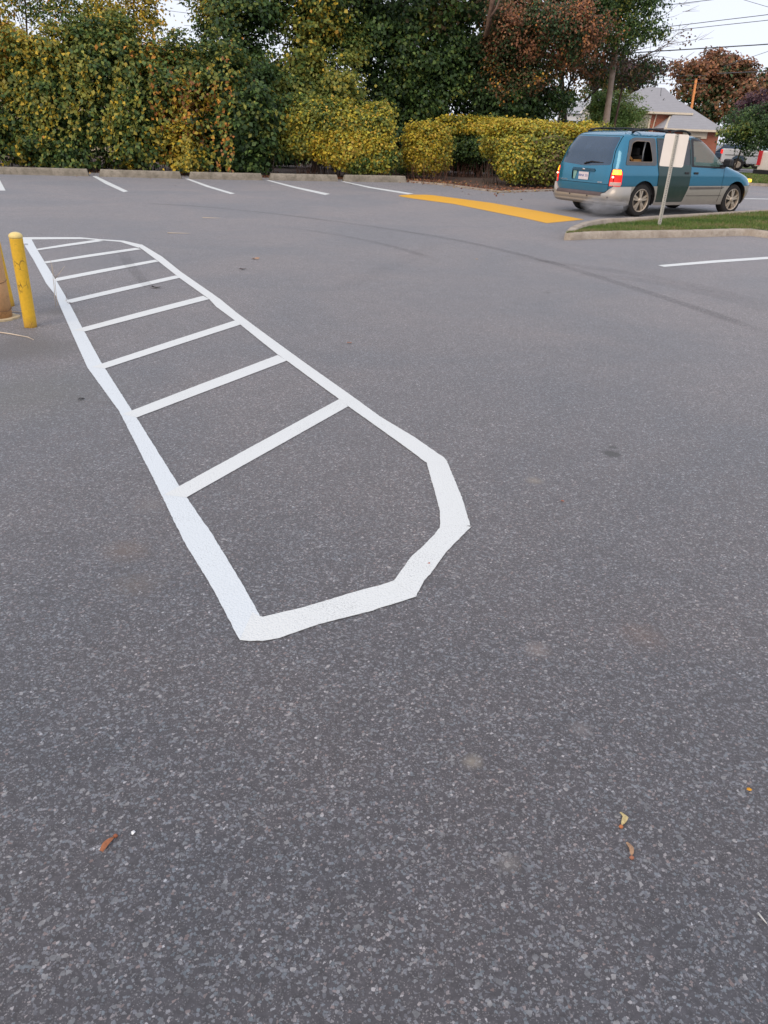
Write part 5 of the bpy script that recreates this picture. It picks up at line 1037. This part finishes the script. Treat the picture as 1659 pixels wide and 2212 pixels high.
# window with frame, downpipe
wx0, wx1 = X(1381, 262), X(1404, 262); wz0, wz1 = Z(1390, 277), Z(1390, 253)
mb = MB(); wf = MB(); 
for c_, d_ in ((((wx0+wx1)/2, .36, wz1+.08), (wx1-wx0+.3, .10, .16)), (((wx0+wx1)/2, .36, wz0-.05), (wx1-wx0+.3, .14, .10)), ((wx0-.07, .36, (wz0+wz1)/2), (.15, .10, wz1-wz0)), ((wx1+.07, .36, (wz0+wz1)/2), (.12, .10, wz1-wz0))): wf.box(c_, d_)
wfo = wf.build('window', M_trim, house); mb.box(((wx0+wx1)/2, .39, (wz0+wz1)/2), (wx1-wx0, .02, wz1-wz0)); mb.build('pane', M_curt, wfo)
mb = MB(); mb.tube([(X(1421), .30, ze-.1), (X(1418), .34, ze-1.0), (X(1416), .34, 1.0)], .04, 6); mb.build('downpipe', M_trim, house)
mb = MB(); mb.box((X(1372, 270), .34, ze-1.1), (.30, .1, 2.2)); mb.build('corner_trim', M_trim, house)
mb = MB(); mb.tube([(X(1430, 195, HY+3), 3, zr-.9), (X(1430, 180, HY+3), 3, zr-.1)], .02, 5); a_ = X(1436, 200, HY+2); mb.tube([(a_-.1, 2.2, Z(1434, 225, HY+2)), (a_+.1, 2.2, Z(1434, 212, HY+2))], .03, 5); mb.tube([(a_-.3, 2.2, Z(1434, 218, HY+2)), (a_+.4, 2.2, Z(1434, 219, HY+2))], .03, 5); mb.build('roof_vent', simple('dark_vent', (.08, .08, .08), .6), r)
mb = MB(); mb.box((X(1476, 212, HY+2.5), 2.0, Z(1476, 217, HY+2.5)), (.8, .8, .4)); 
# white porch house
PY = 72.0; pb = P(1250, 300, PY); pb[2] = 0; B2 = pb; ph = thing('house', 'small white gabled house with a porch seen between the dark tree and the utility pole', 'house', tuple(pb)); X2 = lambda x, y=255: float(P(x, y, PY)[0]-B2[0]); Z2 = lambda y, x=1255: float(P(x, y, PY)[2])
walls(X2(1206), X2(1300), 1.5, 8, Z2(260), M_white_t, ph)
mb = MB(); mb.box(((X2(1204)+X2(1300))/2, 0, (Z2(247)+Z2(260))/2), (X2(1300)-X2(1204), .3, Z2(247)-Z2(260))); mb.build('porch_fascia', M_white_t, ph)
x0, x1, xa_ = X2(1250), X2(1297), X2(1273.5)
mb = MB(); mb.add([(x0, -.1, Z2(245)), (x1, -.1, Z2(245)), (xa_, -.1, Z2(216)), (x0, .05, Z2(245)), (x1, .05, Z2(245)), (xa_, .05, Z2(216))], [(0, 1, 2), (3, 5, 4), (0, 2, 5, 3), (1, 4, 5, 2), (0, 3, 4, 1)]); mb.build('gable', simple('cream_siding', (.78, .72, .66), .6, var=.05), ph)
mb = MB(); mb.add([(X2(1204), -.4, Z2(246)), (x0+.1, -.4, Z2(246)), (xa_, -.35, Z2(214)), (x1+.4, -.4, Z2(246)), (X2(1204), 8, Z2(246)), (x1+.4, 8, Z2(246)), (X2(1235), 4, Z2(228)), (xa_, 7, Z2(214)), (xa_, 4, Z2(215))], [(0, 1, 2, 8, 6), (0, 6, 4), (2, 3, 5, 7), (6, 8, 7, 4), (4, 7, 5)]); mb.build('roof', shingle('pale_shingles', (.42, .43, .46)), ph)
for a_, b_2 in ((1214, 1226), (1229, 1244), (1252, 1268), (1272, 1284)):
    mb = MB(); mb.box(((X2(a_)+X2(b_2))/2, 1.42, (Z2(262)+Z2(280))/2), (X2(b_2)-X2(a_), .1, Z2(262)-Z2(280))); mb.build('window', M_dkwin, ph)
for x_ in (1207, 1227.5, 1248, 1270, 1288): MB().box((X2(x_), 0, Z2(260)/2), (.14, .14, Z2(260))).build('porch_post', M_white_t, ph)
# low dark roofed building behind the vines on the left
LY = 46.0; lb = P(240, 260, LY); lb[2] = 0; lh = thing('building', 'low beige building with dark flat roof edge behind the vines at the upper left', 'building', tuple(lb))
X3 = lambda x: float(P(x, 130, LY)[0]-lb[0]); z3 = float(P(60, 96, LY)[2]); z3b = float(P(440, 92, LY)[2])
walls(X3(-160), X3(520), .3, 9, min(z3, z3b)-.25, simple('beige_stucco', (.50, .42, .30), .9), lh)
mb = MB(); mb.box(((X3(-160)+X3(520))/2, 4.6, min(z3, z3b)-.12), (X3(520)-X3(-160)+.8, 9.8, .25)); mb.build('roof', simple('dark_fascia', (.06, .055, .06), .8), lh)
# ================================================================ poles and wires
M_pole = simple('weathered_pole_wood', (.40, .31, .25), .9, var=.3, scale=4, bumps=.4)
gp = P(1306, 300, 37); gp[2] = 0; gp[0] = P(1290, 385, 37)[0]
top = P(1352, -60, 37); bt = P(1307, 277.6, 37); t_ = (bt[2]-0)/(top[2]-bt[2]); gp = bt-(top-bt)*t_
up_ = thing('utility_pole', 'tall pale wooden utility pole rising through the green maple behind the blue van', 'utility pole', tuple(gp))
d = Vector(top-gp); mb = MB(); mb.tube([(0, 0, 0), d*.3, d*.6, d], [.165, .15, .135, .12], 16); mb.build('pole', M_pole, up_, True)
mb = MB(); c_ = d*.97; mb.box(tuple(c_), (2.4, .12, .14)); mb.build('crossarm', M_pole, up_)
b0 = P(1497, 213, 85); b1 = P(1504, 170, 85); g0 = b0-(b1-b0)*(b0[2]/(b1[2]-b0[2])); p2 = thing('utility_pole', 'distant wooden pole coloured orange as if by the last sun in front of the red tree', 'utility pole', tuple(g0))
mb = MB(); dd = Vector(b1-g0); mb.tube([(0, 0, 0), dd*.5, dd], [.17, .14, .12], 10); mb.build('pole', simple('painted_sunlit_wood', (.75, .30, .10), .8, var=.15), p2, True)  # orange glow of low sun put into the wood's base colour
M_wire = simple('black_wire', (.05, .055, .065), .5)
def wire(x0, y0, Y0, x1, y1, Y1, r, label, sag=0):
    a, b = P(x0, y0, Y0), P(x1, y1, Y1); e = (b-a); a2, b2 = a-e*.05, b+e*.6; mb = MB(); n = 16
    mb.tube([np.array((b2-a2)*k/n)+np.array([0, 0, -sag*4*(k/n)*(1-k/n)]) for k in range(n+1)], r, 5); tag(mb.build('overhead_wire', M_wire, None, True, tuple(a2)), label, 'wire', 'overhead wires')
wire(1407, 15, 37.5, 1533, 0, 34, .011, 'thin overhead wire crossing the top right corner of the sky')
wire(1340, 70, 37.3, 1659, 31.5, 33, .012, 'upper of the two near parallel wires leaving the pole to the right')
wire(1340, 78, 37.3, 1659, 43.5, 33, .011, 'lower of the two near parallel wires leaving the pole to the right')
wire(1345, 115.5, 37.3, 1659, 95.4, 33, .020, 'thick dark cable crossing the sky to the right of the pole')
wire(1566, 142.5, 80, 1659, 111, 60, .016, 'faint slanting wire above the rusty red tree')
wire(1554, 158.5, 60, 1659, 153.7, 52, .022, 'dark cable low on the sky over the red tree at the right edge')
wire(1405, 164.5, 60, 1480, 163.5, 58, .014, 'topmost of three short level wires beyond the grey roof')
wire(1405, 172.5, 60, 1480, 172, 58, .013, 'middle of three short level wires beyond the grey roof')
wire(1405, 181, 60, 1480, 181, 58, .014, 'lowest of three short level wires beyond the grey roof')
wire(1608, 0, 60, 1659, 15, 55, .014, 'faint wire sloping down in the top right corner')
wire(340, 20, 44, 434, 32, 44, .009, 'wire sloping across the gap of sky at the upper left')
wire(378, 0, 44, 440, 6.5, 44, .009, 'wire at the very top of the gap of sky at the upper left')
wire(400, 55, 44, 440, 57.5, 44, .008, 'lowest faint wire in the gap of sky at the upper left')
# ================================================================ background vehicles
def carside(t, prof, w, mat, glass, wheels, roofz, mb_name='body', winds=()):
    mb = MB(); mb.prism(prof, 'y', -w/2, w/2); o = mb.build(mb_name, mat, t); bevel(o, .06, 3)
    for poly in winds: mb = MB(); mb.prism(poly, 'y', -w/2-.01, w/2+.01); mb.build('window', glass, t)
    for x_ in wheels:
        for s in (-1, 1):
            mb = MB(); mb.lathe([(.2, -.11), (.33, -.1), (.36, -.05), (.36, .05), (.33, .1), (.2, .11)], (0, 0, 0), 'y', 20); wo = mb.build('wheel', M_rub, t, True, (x_, s*(w/2-.10), .36)); MB().lathe([(.001, -.115), (.16, -.12), (.21, -.105)], (0, 0, 0), 'y', 16, False).build('rim', M_alloy, wo)
M_wh = carpaint('white_car_paint', (.62, .62, .63), .05, .3, 0); M_whc = carpaint('cream_white_car_paint', (.70, .64, .56), .05, .35, 0); M_redc = carpaint('red_car_paint', (.40, .02, .03), .1, .3, .1); M_bluec = carpaint('dark_blue_car_paint', (.03, .06, .10), .1, .3, .2)
pk = P(1555, 356, 57); pk[2] = 0; t = thing('pickup_truck', 'white pickup truck parked beyond the small drooping tree', 'pickup truck', (pk[0]-.05, pk[1], 0), radians(-19))
arch2 = lambda cx: [(cx-.48, .42), (cx-.40, .75), (cx-.2, .88), (cx+.2, .88), (cx+.4, .75), (cx+.48, .42)]
prof = [(0, .5), *arch2(1.1), *arch2(4.5), (5.5, .45), (5.55, 1.05), (4.3, 1.22), (4.25, 1.28), (0.02, 1.28)]
carside(t, prof, 1.9, M_wh, M_priv, (1.1, 4.5), 1.8)
mb = MB(); mb.prism([(1.9, 1.2), (4.3, 1.2), (3.6, 1.86), (2.15, 1.88)], 'y', -.82, .82); bevel(mb.build('cab', M_wh, t), .08)
mb = MB(); mb.prism([(2.12, 1.3), (2.95, 1.3), (2.95, 1.76), (2.28, 1.78)], 'y', -.83, .83); mb.build('window', glassm('pale_cab_glass', (.18, .30, .33), 1), t); mb = MB(); mb.prism([(3.03, 1.3), (3.95, 1.3), (3.5, 1.75), (3.03, 1.77)], 'y', -.83, .83); mb.build('window', M_priv, t)
MB().box((.0, -.82, 1.10), (.08, .26, .24)).build('tail_light', M_red, t); MB().box((.0, .82, 1.10), (.08, .26, .24)).build('tail_light', M_red, t)
MB().box((2.8, -.96, .92), (5.2, .02, .05)).build('side_moulding', simple('grey_strip', (.2, .2, .2), .6), t); MB().box((2.6, 0, .47), (4.2, 1.86, .12)).build('rocker', M_black, t)
bl = P(1538, 330, 62); t = thing('parked_car', 'dark blue car parked behind the hood of the van and left of the white pickup', 'car', (float(P(1520, 340, 63)[0]), 63, 0), 0, None)
carside(t, [(0, .45), (0.1, .95), (.2, 1.0), (3.9, 1.0), (4.4, .85), (4.5, .4)], 1.8, M_bluec, M_priv, (.9, 3.6), 1.5); mb = MB(); mb.prism([(.35, .98), (3.4, .98), (2.6, 1.52), (1.0, 1.55)], 'y', -.76, .76); bevel(mb.build('cabin', M_priv, t), .06)
g3 = P(1634, 330, 66); t = thing('parked_car', 'red car parked at the right edge behind the white pickup', 'car', (float(g3[0]), 66, 0), 0, None)
carside(t, [(0, .45), (0.05, 1.15), (.3, 1.35), (3.9, 1.30), (4.5, 1.0), (4.6, .4)], 1.8, M_redc, M_priv, (.9, 3.6), 1.5); mb = MB(); mb.prism([(.35, 1.3), (3.4, 1.3), (2.6, 1.80), (.8, 1.82)], 'y', -.76, .76); bevel(mb.build('cabin', M_redc, t), .06)
g4 = P(1645, 375, 35.5); t = thing('pickup_truck', 'cream white pickup tailgate with a tall red tail lamp cut off by the right edge', 'pickup truck', (float(g4[0])+.58, 35.5, 0), radians(28))
prof = [(0, .55), *arch2(1.2), *arch2(4.6), (5.6, .5), (5.65, 1.1), (4.4, 1.25), (4.3, 1.32), (0.02, 1.32)]
carside(t, prof, 2.0, M_whc, M_priv, (1.2, 4.6), 1.8); mb = MB(); mb.prism([(1.9, 1.3), (4.3, 1.3), (3.6, 1.86), (2.15, 1.9)], 'y', -.85, .85); bevel(mb.build('cab', M_whc, t), .08)
MB().box((-.02, .93, 1.05), (.10, .14, .55)).build('tail_light', emit('dim_red_lens', (.8, .02, .02), .12, (.35, .01, .02)), t); MB().box((-.02, -.93, 1.05), (.10, .14, .55)).build('tail_light', M_red, t); MB().box((-.14, 0, .52), (.2, 1.9, .16)).build('rear_bumper', M_black, t)
# kerb of the far verge and grass
V, F, c = blades(16000, lambda rng, n: np.c_[rng.uniform(13.2, 24, n), rng.uniform(35.6, 52, n), np.zeros(n)-.04], .10, [(.05, .10, .018), (.09, .15, .03), (.13, .17, .045), (.22, .17, .08)], 17, .02)
tag(mesh_obj('verge_grass', V, F, M_blade, cols=c), 'grass verge beyond the driveway exit at the right', 'grass', kind='stuff')
kb2 = kerb_strip(dens([(11.6, 34.6), (14.5, 35.5), (24, 33.4), (40, 30)], .3, .01), .15, .10).build('verge_kerb', M_kerb); tag(kb2, 'pale low kerb along the far grass verge at the right', 'kerb')
